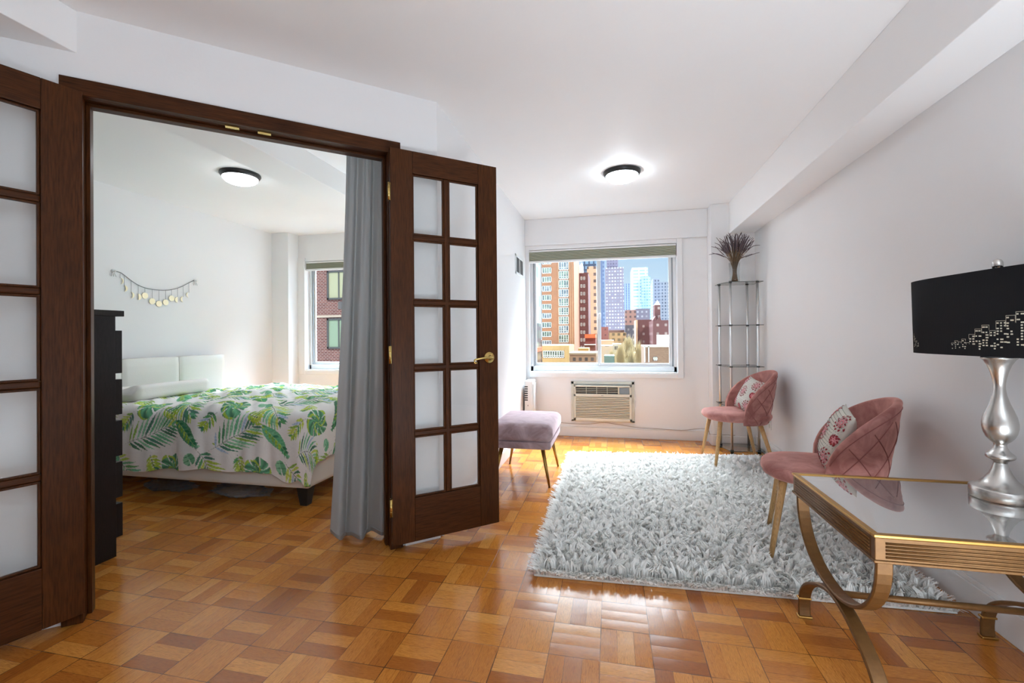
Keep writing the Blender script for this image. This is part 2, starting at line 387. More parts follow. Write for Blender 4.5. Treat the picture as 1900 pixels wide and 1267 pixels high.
# ------------------------------------------------------------------ French door leaves (local x = width from hinge, y = thickness away from the viewer, z up)
W_, Z0, Z1, TK = .612, .048, 2.1, .035
def french_door(name, loc, rz, handle=True, flip=1):
    r = empty(name, loc, rz, kind='structure')
    y0, y1 = (0, TK) if flip > 0 else (-TK, 0)
    st, tr_, br = .117, .118, .228
    def B(nm, x0, x1, z0, z1, mat, a=0, b=0, bev=.0025, par=r): return MB().box(x0, x1, y0+a, y1-b, z0, z1).build(nm, mat, par, bev, local=True)
    B('stile', 0, st, Z0, Z1, WV); B('stile', W_-st, W_, Z0, Z1, WV)
    B('top_rail', st, W_-st, Z1-tr_, Z1, WH); B('bottom_rail', st, W_-st, Z0, Z0+br, WH)
    gx0, gx1, gz0, gz1 = st, W_-st, Z0+br, Z1-tr_
    mw = .026; B('muntin', (gx0+gx1)/2-mw/2, (gx0+gx1)/2+mw/2, gz0, gz1, WV, .006, .006, .006)
    ph = (gz1-gz0-4*mw)/5; pw = (gx1-gx0-mw)/2
    for k in range(1, 5):
        z = gz0+k*ph+(k-1)*mw; B('muntin', gx0, gx1, z, z+mw, WH, .0065, .0065, .006)
    for k in range(5):
        for j in range(2):
            a = gx0+j*(pw+mw); z = gz0+k*(ph+mw); ym = (y0+y1)/2
            bead = MB()
            for (q0, q1, s0, s1) in ((a, a+.009, z, z+ph), (a+pw-.009, a+pw, z, z+ph), (a, a+pw, z, z+.009), (a, a+pw, z+ph-.009, z+ph)):
                bead.box(q0, q1, y0+.010, y1-.010, s0, s1)
            bo = bead.build('glazing_bead', WV, r, .003, local=True)
            MB().box(a+.004, a+pw-.004, ym-.0015, ym+.0015, z+.004, z+ph-.004).build('glass_pane', GPANE, r, local=True)
    for z in (.245, 1.03, 1.87) if handle else ():
        hb = MB(); hb.tube([(-.008, y0, z-.045), (-.008, y0, z+.045)], .0065, 12)
        hb.box(-.004, .001, y0+.002, y0+.03, z-.045, z+.045)
        for zz in (z-.018, z+.018): hb.tube([(-.008, y0, zz-.001), (-.008, y0, zz+.001)], .0072, 12)
        hb.build('hinge', BRASS, r, local=True)
    if handle:
        hz = 1.0; hx = W_-.058; ys = -1
        hb = MB(); hb.lathe([(0.0, 0), (.033, 0), (.0335, -.004), (.030, -.009), (.018, -.014), (.012, -.02), (.011, -.035)], (hx, 0, hz), 28, axis='y')
        ho = hb.build('door_handle', BRASS, r, local=True)
        lv = MB(); pts = []
        for i in range(22):
            t = i/21; pts.append((hx+.006-t*.105, -.037-.006*math.sin(t*PI), hz-.004+.006*math.sin(t*PI*1.0)-.004*t))
        c0 = pts[-1]
        for i in range(1, 12):
            q = i/11*1.35*PI; rr = .011*(1-.25*i/11); pts.append((c0[0]-math.sin(q)*rr*.9, c0[1], c0[2]-.011+math.cos(q)*rr))
        n = len(pts); lv.tube(pts, [.0085-.0035*min(1, i/24) for i in range(n)], 10)
        lv.build('lever', BRASS, ho, local=True)
    return r
# right leaf: folded back flat against the diagonal wall
a = dg(.285, .092)
rzR = math.atan2(-dS.y, -dS.x)
french_door('door_1', (a.x, a.y, 0), rzR, True, 1)
# left leaf: standing open towards the camera
dirL = Vector((-math.sin(math.radians(19)), -math.cos(math.radians(19)), 0)); hL = dg(1.479, .046)
french_door('door_2', (hL.x, hL.y, 0), math.atan2(dirL.y, dirL.x), False, -1)
# ------------------------------------------------------------------ windows
def window(name, x0, x1, z0, z1, casl=True, topc=True):
    r = empty(name, ((x0+x1)/2, FY, z0), kind='structure')
    c = MB(); cw = .07
    if casl: c.box(x0-.10, x0, FY-.018, FY, z0-.05, z1+.045)
    c.box(x1, x1+.055, FY-.018, FY, z0-.05, z1+.045)
    c.box(x0, x1, FY-.018, FY, z0-.05, z0); 
    c.build('casing', MT, r, .003)
    st = MB(); st.box(x0, x1, FY-.012, FY+.08, z0-.004, z0+.012); st.build('window_sill', MT, r, .002)
    f = MB(); fy0, fy1 = FY+.07, FY+.15
    f.box(x0, x0+.03, fy0, fy1, z0, z1); f.box(x1-.03, x1, fy0, fy1, z0, z1); f.box(x0, x1, fy0, fy1, z0, z0+.07); f.box(x0, x1, fy0, fy1, z1-.04, z1)
    f.build('window_frame', ALU, r, .003)
    tk = MB(); tk.box(x1-.060, x1-.03, fy0+.02, fy1-.01, z0+.06, z1-.03); tk.box(x0+.03, x0+.045, fy0+.02, fy1-.01, z0+.06, z1-.03)
    tk.build('track', ALUD, r, .001)
    xm = x0+(x1-x0)*.487
    for (a0, a1, yy) in ((x0+.03, xm+.02, fy0+.045), (xm-.02, x1-.045, fy0+.015)):
        s_ = MB(); sw = .03; za, zb = z0+.07, z1-.04
        s_.box(a0, a0+sw, yy, yy+.028, za, zb); s_.box(a1-sw, a1, yy, yy+.028, za, zb); s_.box(a0+sw, a1-sw, yy, yy+.028, za, za+.035); s_.box(a0+sw, a1-sw, yy, yy+.028, zb-.03, zb)
        so = s_.build('sash', ALU, r, .002)
        MB().box(a0+sw-.004, a1-sw+.004, yy+.012, yy+.016, za+.03, zb-.026).build('glass_pane', GWIN, so)
    MB().lathe([(0, 0), (.012, 0), (.017, .01), (.017, .06), (.012, .07), (0, .07)], (xm+.005, fy0+.008, 1.30), 16).build('latch', PLASTW, r)
    return r
window('window_1', OX0, OX1, OZ0, OZ1, False)
window('window_2', QX0, QX1, OZ0, OZ1, True)
def blind(x0, x1, z0, z1, label):
    r = empty('window_blind', ((x0+x1)/2, FY+.03, z0), 0, label, 'blind', 'cellular blinds drawn up over the windows')
    bx(x0, x1, FY+.005, FY+.055, z1-.018, z1).build('headrail', PLASTW, r, .003)
    n = 7; pl = MB(); h = (z1-.018-z0-.02)/n
    for i in range(n):
        a = z0+.02+i*h; pl.add([(x0+.004, FY+.012, a), (x1-.004, FY+.012, a), (x1-.004, FY+.006, a+h/2), (x0+.004, FY+.006, a+h/2), (x0+.004, FY+.012, a+h), (x1-.004, FY+.012, a+h),
                                (x0+.004, FY+.048, a), (x1-.004, FY+.048, a), (x1-.004, FY+.048, a+h), (x0+.004, FY+.048, a+h)],
                               [(0, 1, 2, 3), (3, 2, 5, 4), (6, 9, 8, 7), (0, 3, 4, 9, 6), (1, 7, 8, 5, 2), (0, 6, 7, 1), (4, 5, 8, 9)])
    pl.build('pleated_shade', BLIND, r)
    bx(x0, x1, FY+.005, FY+.055, z0, z0+.02).build('bottom_rail', PLASTW, r, .003)
blind(LX+.006, OX1-.004, 1.955, 2.095, 'sage grey blind drawn up over the wide living room window')
blind(QX0+.004, QX1-.004, 1.985, 2.095, 'sage grey blind drawn up over the bedroom window')
# ------------------------------------------------------------------ living room fittings
def ceiling_lamp(x, y, label, dome):
    r = empty('ceiling_light', (x, y, H), 0, label, 'lamp', 'round flush ceiling lights')
    MB().lathe([(.10, 0), (.146, 0), (.148, -.010), (.140, -.022), (.136, -.030), (.128, -.034), (.10, -.034)], (x, y, H), 48).build('ring', BLK, r)
    MB().lathe([(.129, -.030), (.124, -.045), (.110, -.060), (.085, -.073), (.05, -.081), (.02, -.084), (.001, -.0845)], (x, y, H), 48).build('dome', dome, r)
ceiling_lamp(.10, 3.73, 'flush ceiling light, black ring and opal dome, in the living room', FROST)
ceiling_lamp(-2.89, 3.05, 'flush ceiling light, black ring and opal dome, above the bed', FROST2)
# air conditioner
ax0, ax1, az0, az1 = -.437, .245, .170, .612
r = empty('air_conditioner', ((ax0+ax1)/2, FY, az0), 0, 'beige through-wall air conditioner with louvred grille under the window', 'air conditioner')
s_ = MB(); s_.box(ax0, ax1, FY-.02, FY-.001, az0, az0+.02); s_.box(ax0, ax1, FY-.02, FY-.001, az1-.03, az1); s_.box(ax0, ax0+.03, FY-.02, FY-.001, az0, az1); s_.box(ax1-.03, ax1, FY-.02, FY-.001, az0, az1)
s_.build('sleeve', PLAST, r, .003)
gx0, gx1, gz0, gz1 = ax0+.028, ax1-.03, az0+.012, az1-.04
s_ = MB(); yb = FY-.03
s_.box(gx0, gx1, yb, FY-.002, gz0, gz1); s_.build('housing', PLAST, r, .006)
s_ = MB(); yf = FY-.055
s_.box(gx0, gx0+.025, yf, yb, gz0, gz1); s_.box(gx1-.025, gx1, yf, yb, gz0, gz1); s_.box(gx0, gx1, yf, yb, gz0, gz0+.035); s_.box(gx0, gx1, yf, yb, gz1-.018, gz1); s_.box(gx0, gx1, yf, yb, gz1-.125, gz1-.092)
s_.build('front_frame', PLAST, r, .004)
s_ = MB(); z = gz0+.042
while z < gz1-.130:
    s_.add([(gx0+.02, yf+.003, z), (gx1-.02, yf+.003, z), (gx1-.02, yf+.001, z+.008), (gx0+.02, yf+.001, z+.008), (gx0+.02, yb, z+.012), (gx1-.02, yb, z+.012), (gx1-.02, yb, z+.008), (gx0+.02, yb, z+.008)],
           [(0, 1, 2, 3), (3, 2, 5, 4), (0, 7, 6, 1), (0, 3, 4, 7), (1, 6, 5, 2)]); z += .0185
s_.build('grille', PLAST, r)
vx1 = gx1-.145
bx(gx0+.025, vx1, yb-.004, yb+.001, gz1-.092, gz1-.018).build('outlet_recess', DARKSLOT, r)
s_ = MB()
for k in range(1, 4): s_.box(gx0+.025, vx1, yf+.006, yb-.002, gz1-.092+k*.0185-.002, gz1-.092+k*.0185+.002)
for k in range(1, 4): s_.box(gx0+.025+(vx1-gx0-.025)*k/4-.002, gx0+.025+(vx1-gx0-.025)*k/4+.002, yf+.004, yb-.002, gz1-.092, gz1-.018)
s_.box(vx1, vx1+.014, yf, yb, gz1-.092, gz1-.018)
s_.build('vent_louvre', PLAST, r)
bx(vx1+.014, gx1-.025, yb-.012, yb, gz1-.09, gz1-.02).build('control_panel', plain('grey_control_panel', hexc(120, 128, 134), .3), r, .002)
bx((gx0+gx1)/2-.012, (gx0+gx1)/2+.012, yf-.001, yf+.001, gz1-.112, gz1-.106).build('logo', plain('grey_print', (.2, .2, .2), .5), r)
# cables on the skirting
pts = [(-.90, FY-.026, .165), (-.6, FY-.026, .150), (-.40, FY-.03, .14), (-.25, FY-.03, .142), (-.08, FY-.03, .165), (.05, FY-.028, .15), (.25, FY-.026, .125), (.45, FY-.026, .118), (.62, FY-.026, .112), (.74, FY-.026, .110), (.86, FY-.026, .128), (.975, FY-.026, .13), (.978, 4.93, .11), (.978, 4.855, .115), (1.2, 4.855, .113)]
def smooth_path(p, n=6):
    p = [Vector(q) for q in p]; out = []
    for i in range(len(p)-1):
        a, b, c, d = p[max(i-1, 0)], p[i], p[i+1], p[min(i+2, len(p)-1)]
        for k in range(n):
            t = k/n; out.append(.5*((2*b)+(c-a)*t+(2*a-5*b+4*c-d)*t*t+(3*b-a-3*c+d)*t**3))
    return out+[p[-1]]
tag(MB().tube(smooth_path(pts), .0035, 6).build('cable', plain('pale_brown_cable', hexc(170, 160, 152), .6)), 'thin pale cable sagging along the baseboard under the air conditioner', 'cable')
# wall vent
r = empty('wall_vent', (LX, 4.69, 1.76), 0, 'small white louvred air vent high on the wall left of the window', 'vent')
s_ = MB(); y0, y1, z0, z1 = 4.48, 4.90, 1.76, 1.965
s_.box(LX, LX+.008, y0, y1, z0, z0+.025); s_.box(LX, LX+.008, y0, y1, z1-.025, z1); s_.box(LX, LX+.008, y0, y0+.03, z0, z1); s_.box(LX, LX+.008, y1-.03, y1, z0, z1); s_.box(LX, LX+.008, (y0+y1)/2-.006, (y0+y1)/2+.006, z0, z1)
s_.build('frame', MT, r, .002)
bx(LX+.0005, LX+.002, y0+.02, y1-.02, z0+.02, z1-.02).build('recess', DARKSLOT, r)
s_ = MB()
for k in range(11):
    z = z0+.03+k*.0138; s_.add([(LX+.002, y0+.03, z), (LX+.002, y1-.03, z), (LX+.007, y1-.03, z-.006), (LX+.007, y0+.03, z-.006)], [(0, 1, 2, 3)])
s_.build('louvre', MT, r)
# convector heater in the corner
r = empty('convector_heater', (-.875, 4.87, 0), 0, 'slim white panel heater with dark slots in the corner behind the stool', 'heater')
bx(LX+.02, -.835, 4.80, 5.02, .06, .635).build('body', PLASTW, r, .012)
bx(LX+.03, -.85, 4.82, 5.0, 0, .06).build('foot', PLASTW, r, .003)
bx(-.834, -.826, 4.83, 4.99, .10, .60).build('side_panel', PLASTW, r, .004)
s_ = MB()
for k in range(7): s_.box(LX+.024, LX+.06, 4.7985, 4.8005, .42+k*.024, .433+k*.024)
s_.build('air_slot', DARKSLOT, r)
bx(LX+.058, LX+.063, 4.797, 4.8, .36, .375).build('switch', DARKSLOT, r)
# outlet
r = empty('wall_outlet', (RX, 4.50, .26), 0, 'white electrical outlet plate low on the right wall behind the far chair', 'outlet')
bx(RX-.007, RX, 4.465, 4.54, .25, .365).build('plate', PLASTW, r, .003)
s_ = MB(); s_.box(RX-.010, RX-.006, 4.485, 4.52, .265, .300); s_.box(RX-.010, RX-.006, 4.485, 4.52, .315, .350); s_.build('socket', plain('ivory_socket', (.6, .6, .58), .4), r, .002)
# ------------------------------------------------------------------ rug
def build_rug():
    rnd = np.random.default_rng(3)
    FLc, FRc, BRc, BLc = np.array([-.362, 2.07]), np.array([1.335, 2.125]), np.array([1.33, 4.37]), np.array([-.378, 4.20])
    r = empty('shag_rug', (.48, 3.2, 0), 0, 'fluffy silver grey shag rug on the parquet floor', 'rug')
    m = MB(); n = 24; pts = []
    m.poly([tuple(FLc), tuple(FRc), tuple(BRc), tuple(BLc)], .001, .012); m.build('backing', RUGB, r, .003)
    N = 105000
    a = rnd.random(N); b = rnd.random(N)
    # more strands near the viewer is not needed: constant density
    e = 330; a[:e] = 0; a[e:2*e] = 1; b[2*e:3*e] = 0; b[3*e:4*e] = 1
    p = ((1-a)*(1-b))[:, None]*FLc+(a*(1-b))[:, None]*FRc+(a*b)[:, None]*BRc+((1-a)*b)[:, None]*BLc
    # clumping: pull to the nearest of random tuft centres
    cell = .024; key = np.floor(p/cell).astype(int)
    h = (key[:, 0]*73856093 ^ key[:, 1]*19349663) & 0xffff
    tab = rnd.random((65536, 6))
    q = tab[h]; cen = (key+q[:, :2])*cell
    def fieldn(p, s, o): return np.sin(p[:, 0]*s+o)*np.cos(p[:, 1]*s*1.13+o*2.1)+.6*np.sin(p[:, 0]*s*2.3+p[:, 1]*s*1.7+o)
    ang = 1.6*fieldn(p, 3.1, .7)+1.4*fieldn(p, 11., 2.)+(q[:, 2]-.5)*5.
    lean = .35+.5*q[:, 3]+.25*(rnd.random(N)-.5)
    # edge strands fall outward
    dx = np.where(a < .02, -1., np.where(a > .98, 1., 0.)); dy = np.where(b < .018, -1., np.where(b > .982, 1., 0.))
    ed = (np.abs(dx)+np.abs(dy)) > 0
    ang = np.where(ed, np.arctan2(dy, dx)+(rnd.random(N)-.5)*1.6, ang)
    L = .036+.018*q[:, 4]+.012*rnd.random(N)
    L = np.where(ed, L*1.15, L)
    tone = .85+.16*q[:, 5]+.08*(rnd.random(N)-.5)+.03*fieldn(p, 2.2, 1.2)
    root = np.c_[p, np.full(N, .010)]
    d = np.c_[np.cos(ang), np.sin(ang)]
    tipxy = p+d*(L*lean*.85)[:, None]+(cen-p)*.62
    tz = .012+L*np.sqrt(np.clip(1-(lean*.75)**2, .08, 1)); tz = np.where(ed, tz*.55, tz)
    midxy = p+d*(L*lean*.28)[:, None]+(cen-p)*.15; mz = .010+(tz-.010)*.72
    lo = np.minimum(FLc, BLc)-.05
    side = np.c_[-d[:, 1], d[:, 0]]; wv = (.0017+.0009*rnd.random(N))[:, None]
    jit = (rnd.random((N, 1))-.5)*2; sd = side+d*jit; sd /= np.linalg.norm(sd, axis=1)[:, None]
    V = np.zeros((N, 6, 3))
    for i, (xy, z, k) in enumerate(((p, np.full(N, .010), 1.), (midxy, mz, 1.15), (tipxy, tz, .7))):
        V[:, 2*i, :2] = xy-sd*wv*k; V[:, 2*i+1, :2] = xy+sd*wv*k; V[:, 2*i, 2] = z; V[:, 2*i+1, 2] = z
    V[:, :, 0] -= .48; V[:, :, 1] -= 3.2
    V[:, :, 0] = np.minimum(V[:, :, 0], 1.388-.48)
    F = np.zeros((N, 2, 4), int); base = np.arange(N)*6
    F[:, 0] = base[:, None]+np.array([0, 1, 3, 2]); F[:, 1] = base[:, None]+np.array([2, 3, 5, 4])
    me = bpy.data.meshes.new('pile'); me.vertices.add(N*6); me.vertices.foreach_set('co', V.ravel())
    me.loops.add(N*8); me.loops.foreach_set('vertex_index', F.ravel()); me.polygons.add(N*2)
    me.polygons.foreach_set('loop_start', np.arange(N*2)*4); me.polygons.foreach_set('loop_total', np.full(N*2, 4))
    me.polygons.foreach_set('use_smooth', np.ones(N*2, bool)); me.update(calc_edges=True)
    ca = me.color_attributes.new('tone', 'FLOAT_COLOR', 'POINT')
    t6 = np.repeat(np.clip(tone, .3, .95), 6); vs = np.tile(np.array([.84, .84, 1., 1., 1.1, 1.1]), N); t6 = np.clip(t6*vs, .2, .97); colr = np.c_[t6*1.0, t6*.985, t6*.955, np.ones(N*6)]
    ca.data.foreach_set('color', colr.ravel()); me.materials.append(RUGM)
    o = bpy.data.objects.new('pile', me); C.objects.link(o); o.parent = r; o['kind'] = 'stuff'
build_rug()
# ------------------------------------------------------------------ ottoman
def rounded_box(x0, x1, y0, y1, z0, z1, r, n=5, puff=0, nx=14):
    mb = MB(); bm = bmesh.new(); bmesh.ops.create_cube(bm, size=2); bmesh.ops.subdivide_edges(bm, edges=bm.edges, cuts=nx, use_grid_fill=True)
    cx, cy, cz = (x0+x1)/2, (y0+y1)/2, (z0+z1)/2; hx, hy, hz = (x1-x0)/2, (y1-y0)/2, (z1-z0)/2
    for v in bm.verts:
        p = Vector((v.co.x*hx, v.co.y*hy, v.co.z*hz)); q = Vector((max(-hx+r, min(hx-r, p.x)), max(-hy+r, min(hy-r, p.y)), max(-hz+r, min(hz-r, p.z))))
        d = p-q
        if d.length > 1e-9: p = q+d.normalized()*r
        u_, v_ = 1-min(1, abs(p.x)/hx)**2, 1-min(1, abs(p.y)/hy)**2
        if p.z > 0: p.z += puff*u_*v_
        v.co = p+Vector((cx, cy, cz))
    bm.verts.index_update(); mb.add([v.co for v in bm.verts], [[v.index for v in f.verts] for f in bm.faces], 0, True); bm.free(); return mb
r = empty('ottoman', (-.665, 3.60, 0), 0, 'mauve velvet footstool with tapered brass legs beside the open door', 'footstool')
ox0, ox1, oy0, oy1 = -.905, -.425, 3.24, 3.92
rounded_box(ox0, ox1, oy0, oy1, .335, .465, .05, puff=.014).build('cushion', VELM, r)
rounded_box(ox0+.012, ox1-.012, oy0+.012, oy1-.012, .285, .342, .012).build('base', VELM, r)
for sx, sy in ((-1, -1), (1, -1), (-1, 1), (1, 1)):
    cx, cy = (ox0+ox1)/2, (oy0+oy1)/2
    MB().tube([(cx+sx*.155, cy+sy*.235, .29), (cx+sx*.213, cy+sy*.278, .0)], [.017, .008], 12).build('leg', BRONZE, r)
# ------------------------------------------------------------------ rose velvet chairs (local: +x front, z up)
def chair_parts(r):
    def out(th):      # shell plan, angle from the back
        return Vector((-.02-.235*math.cos(th), .262*math.sin(th), 0))
    thm = math.radians(100)
    # seat
    s_ = MB(); NU, NV = 40, 12
    def plan(a):      # seat outline
        c, q = math.cos(a), math.sin(a); k = 2.7
        rr = 1/((abs(c)**k+abs(q)**k)**(1/k)); x = .262*rr*c+.005; y = .25*rr*q
        y *= 1-.08*max(0, x)/.26; return x, y
    prof = [(.0, .396), (.6, .397), (.88, .404), (.965, .418), (1.0, .438), (.99, .455), (.95, .467), (.8, .475), (.5, .480), (.0, .481)]
    vs = []
    for sc, z in prof:
        for i in range(NU): x, y = plan(2*PI*i/NU); vs.append((x*max(sc, .001), y*max(sc, .001), z))
    fs = [(i*NU+k, i*NU+(k+1) % NU, (i+1)*NU+(k+1) % NU, (i+1)*NU+k) for i in range(len(prof)-1) for k in range(NU)]
    s_.add(vs, fs, 0, True); s_.build('seat', VELP, r, local=True)
    zb = .385
    def top(th): return zb+.035+(.815-zb-.035)*max(0, math.cos(th/thm*PI/2))**.46
    def P(th, z, off):
        o = out(th); nn = Vector((-math.cos(th), math.sin(th), 0)); k = (z-zb)/.43
        return Vector((o.x, o.y, z))+nn*(off+.030*k-.018*(1-k)**3)-Vector((.030*k*math.cos(th)*1.0, 0, 0))
    N = 64; tk = .034; rings = []
    for i in range(N+1):
        th = -thm+2*thm*i/N; zt_ = top(th); ring = []
        for t in (0, .12, .3, .5, .7, .86): ring.append(P(th, zb+(zt_-.014-zb)*t, 0))
        for q in (0, 35, 70, 110, 145, 180):
            a_ = math.radians(q); ring.append(P(th, zt_-.014+.014*math.sin(a_), -tk/2+tk/2*math.cos(a_)))
        for t in (.86, .7, .5, .3, .12, 0): ring.append(P(th, zb+(zt_-.014-zb)*t, -tk))
        rings.append(ring)
    n = len(rings[0]); sh = MB(); vv = [p for g in rings for p in g]
    f = [(i*n+k, i*n+(k+1) % n, (i+1)*n+(k+1) % n, (i+1)*n+k) for i in range(N) for k in range(n)]
    f += [tuple(range(n)), tuple(N*n+k for k in range(n))[::-1]]
    sh.add(vv, f, 0, True); bo = sh.build('backrest', VELP, r, local=True)
    # diamond stitching on the outside
    sm = MB()
    for sg in (1, -1):
        for k in range(-3, 4):
            pts = []
            for i in range(25):
                z = zb+.01+i*.0165; th = sg*(k*.60+(z-zb)*3.4)
                if abs(th) < thm*.93 and z < top(th)-.05: pts.append(P(th, z, .0006))
            if len(pts) > 3: sm.tube(pts, .0022, 6)
    sm.build('quilt_seam', VELS, bo, local=True)
    # rim seam
    pts = [P(-thm+2*thm*i/60, top(-thm+2*thm*i/60)-.034, .0006) for i in range(2, 59)]
    MB().tube(pts, .002, 6).build('rim_seam', VELS, bo, local=True)
    for sx, sy in ((1, 1), (1, -1), (-1, 1), (-1, -1)):
        a = Vector((.17 if sx > 0 else -.13, sy*.155, .40)); b = Vector((sx*.232, sy*.218, .012))
        MB().tube([a, b], [.0185, .0105], 14).build('leg', MOAK, r, local=True)
def chair(fmid, rmid, label):
    f_, b_ = Vector(fmid), Vector(rmid); c = (f_+b_)/2; d = f_-b_
    return empty('velvet_chair', (c.x, c.y, 0), math.atan2(d.y, d.x), label, 'chair', 'rose velvet accent chairs on the rug')
ch1 = chair((.793, 2.596), (1.250, 2.462), 'rose velvet chair with quilted back behind the gold side table')
chair_parts(ch1)
ch2 = copy_tree(ch1); f_, b_ = Vector((.801, 4.137)), Vector((1.27, 4.165)); d = f_-b_
ch2.location = ((f_.x+b_.x)/2, (f_.y+b_.y)/2, 0); ch2.rotation_euler.z = math.atan2(d.y, d.x)
ch2['label'] = 'rose velvet chair in front of the glass corner shelf'
# pillows (local: x = normal facing front, y width, z height, origin at the bottom edge centre)
def pillow(loc, rz, tilt, roll, label, seed):
    r = bpy.data.objects.new('throw_pillow', None); C.objects.link(r); r.location = loc
    r.rotation_euler = (Matrix.Rotation(rz, 3, 'Z') @ Matrix.Rotation(tilt, 3, 'Y') @ Matrix.Rotation(roll, 3, 'X')).to_euler()
    tag(r, label, 'pillow', 'embroidered throw pillows on the rose chairs')
    hs = .146
    def surf(u, v, sg):   # u,v in -1..1
        e = (1-abs(u)**2.6)*(1-abs(v)**2.6); pin = 1-.07*(1-u*u)*abs(v)**3; pin2 = 1-.07*(1-v*v)*abs(u)**3
        return Vector((sg*(.052*max(0, e)**.62), u*hs*pin2, v*hs*pin+hs))
    mb = MB(); n = 26
    for sg in (1, -1): mb.grid(n, n, lambda a, b: surf(a*2-1, b*2-1, sg))
    cov = mb.build('cover', LINEN, r, local=True)
    bm = bmesh.new(); bm.from_mesh(cov.data); bmesh.ops.remove_doubles(bm, verts=bm.verts, dist=.0004); bmesh.ops.recalc_face_normals(bm, faces=bm.faces); bm.to_mesh(cov.data); bm.free()
    R_ = random.Random(seed); red, pink, dots = MB(), MB(), MB()
    def petal(mb_, u, v, a, l, w_, lift=.0015):
        p = surf(u, v, 1); du = (surf(u+.01, v, 1)-p).normalized(); dv = (surf(u, v+.01, 1)-p).normalized(); nn = du.cross(dv).normalized()
        if nn.x < 0: nn = -nn
        d1 = du*math.cos(a)+dv*math.sin(a); d2 = nn.cross(d1); c = p+nn*lift
        vs = [c+d1*l, c+d2*w_+nn*.002, c-d1*l, c-d2*w_+nn*.002, c+nn*.004]
        mb_.add(vs, [(0, 1, 4), (1, 2, 4), (2, 3, 4), (3, 0, 4)], 0, False)
    for (cu, cv, s0) in ((-.05, .05, 1), (-.72, -.62, .9), (.72, -.62, .9), (-.68, .68, .9), (.72, .66, .9), (.05, -.85, .5), (.85, .05, .5)):
        em = MB()
        for k in range(12):
            a = 2*PI*k/12
            for rr, mi_, l, w_ in ((.09, 1, .008, .005), (.19, 0 if k % 2 else 1, .009, .0055), (.31, 0, .010, .0055)):
                u, v = cu+rr*s0*math.cos(a+rr*3), cv+rr*s0*math.sin(a+rr*3)
                if max(abs(u), abs(v)) < .95: n0 = len(em.mi); petal(em, u, v, a, l, w_); em.mi[n0:] = [mi_]*(len(em.mi)-n0)
        em.build('embroidered_flower', [REDT, PINKT], cov, local=True)
    for i in range(-9, 10):
        for j in range(-9, 10):
            u, v = i/9.8+(.05 if j % 2 else 0), j/9.8
            if max(abs(u), abs(v)) < .93: petal(dots, u, v, .7, .0016, .0016, .001)
    dots.build('dots', GRNT, cov, local=True)
    return r
def on_chair(ch, x, y, z):
    a = ch.rotation_euler.z; return (ch.location.x+x*math.cos(a)-y*math.sin(a), ch.location.y+x*math.sin(a)+y*math.cos(a), z)
pillow(on_chair(ch1, -.005, .025, .481), ch1.rotation_euler.z+.02, -.38, -.10, 'cream pillow with red embroidered flowers on the quilted chair by the side table', 2)
pillow(on_chair(ch2, -.03, .02, .480), ch2.rotation_euler.z+.10, -.45, -.12, 'cream pillow with red embroidered flowers on the chair by the corner shelf', 5)
# ------------------------------------------------------------------ corner shelf
shX0, shX1, shX2, shY0, shY1, shY2 = 1.075, 1.118, 1.385, 4.585, 4.60, 4.84
r = empty('corner_shelf', (1.23, 4.7, 0), 0, 'tall glass corner shelf with slim chrome posts against the pillar', 'shelf')
levels = [.03, .445, .815, 1.205, 1.61]
posts = [(1.10, 4.56), (1.345, 4.60), (1.055, 4.80), (1.315, 4.82)]
outline = [(1.03, 4.70), (1.085, 4.53), (1.385, 4.565), (1.385, 4.855), (1.03, 4.855)]
for px_, py_ in posts:
    MB().tube([(px_, py_, 0.03), (px_, py_, 1.625)], .0115, 14).build('post', CHROME, r)
    MB().lathe([(.011, 0), (.015, 0), (.015, .03), (.011, .034)], (px_, py_, 0), 14).build('foot', BLKP, r)
for z in levels:
    sh = MB().poly(outline, z-.0025, z+.0025).build('glass_shelf', GSHELF, r)
    ed = MB(); n = len(outline)
    for i in range(n):
        ed.tube([(*outline[i], z), (*outline[(i+1) % n], z)], .0022, 6)
    ed.build('glass_edge', GEDGE, sh)
    for px_, py_ in posts: MB().lathe([(.0112, -.007), (.0145, -.007), (.0145, .007), (.0112, .007)], (px_, py_, z), 14).build('collar', BLK, sh)
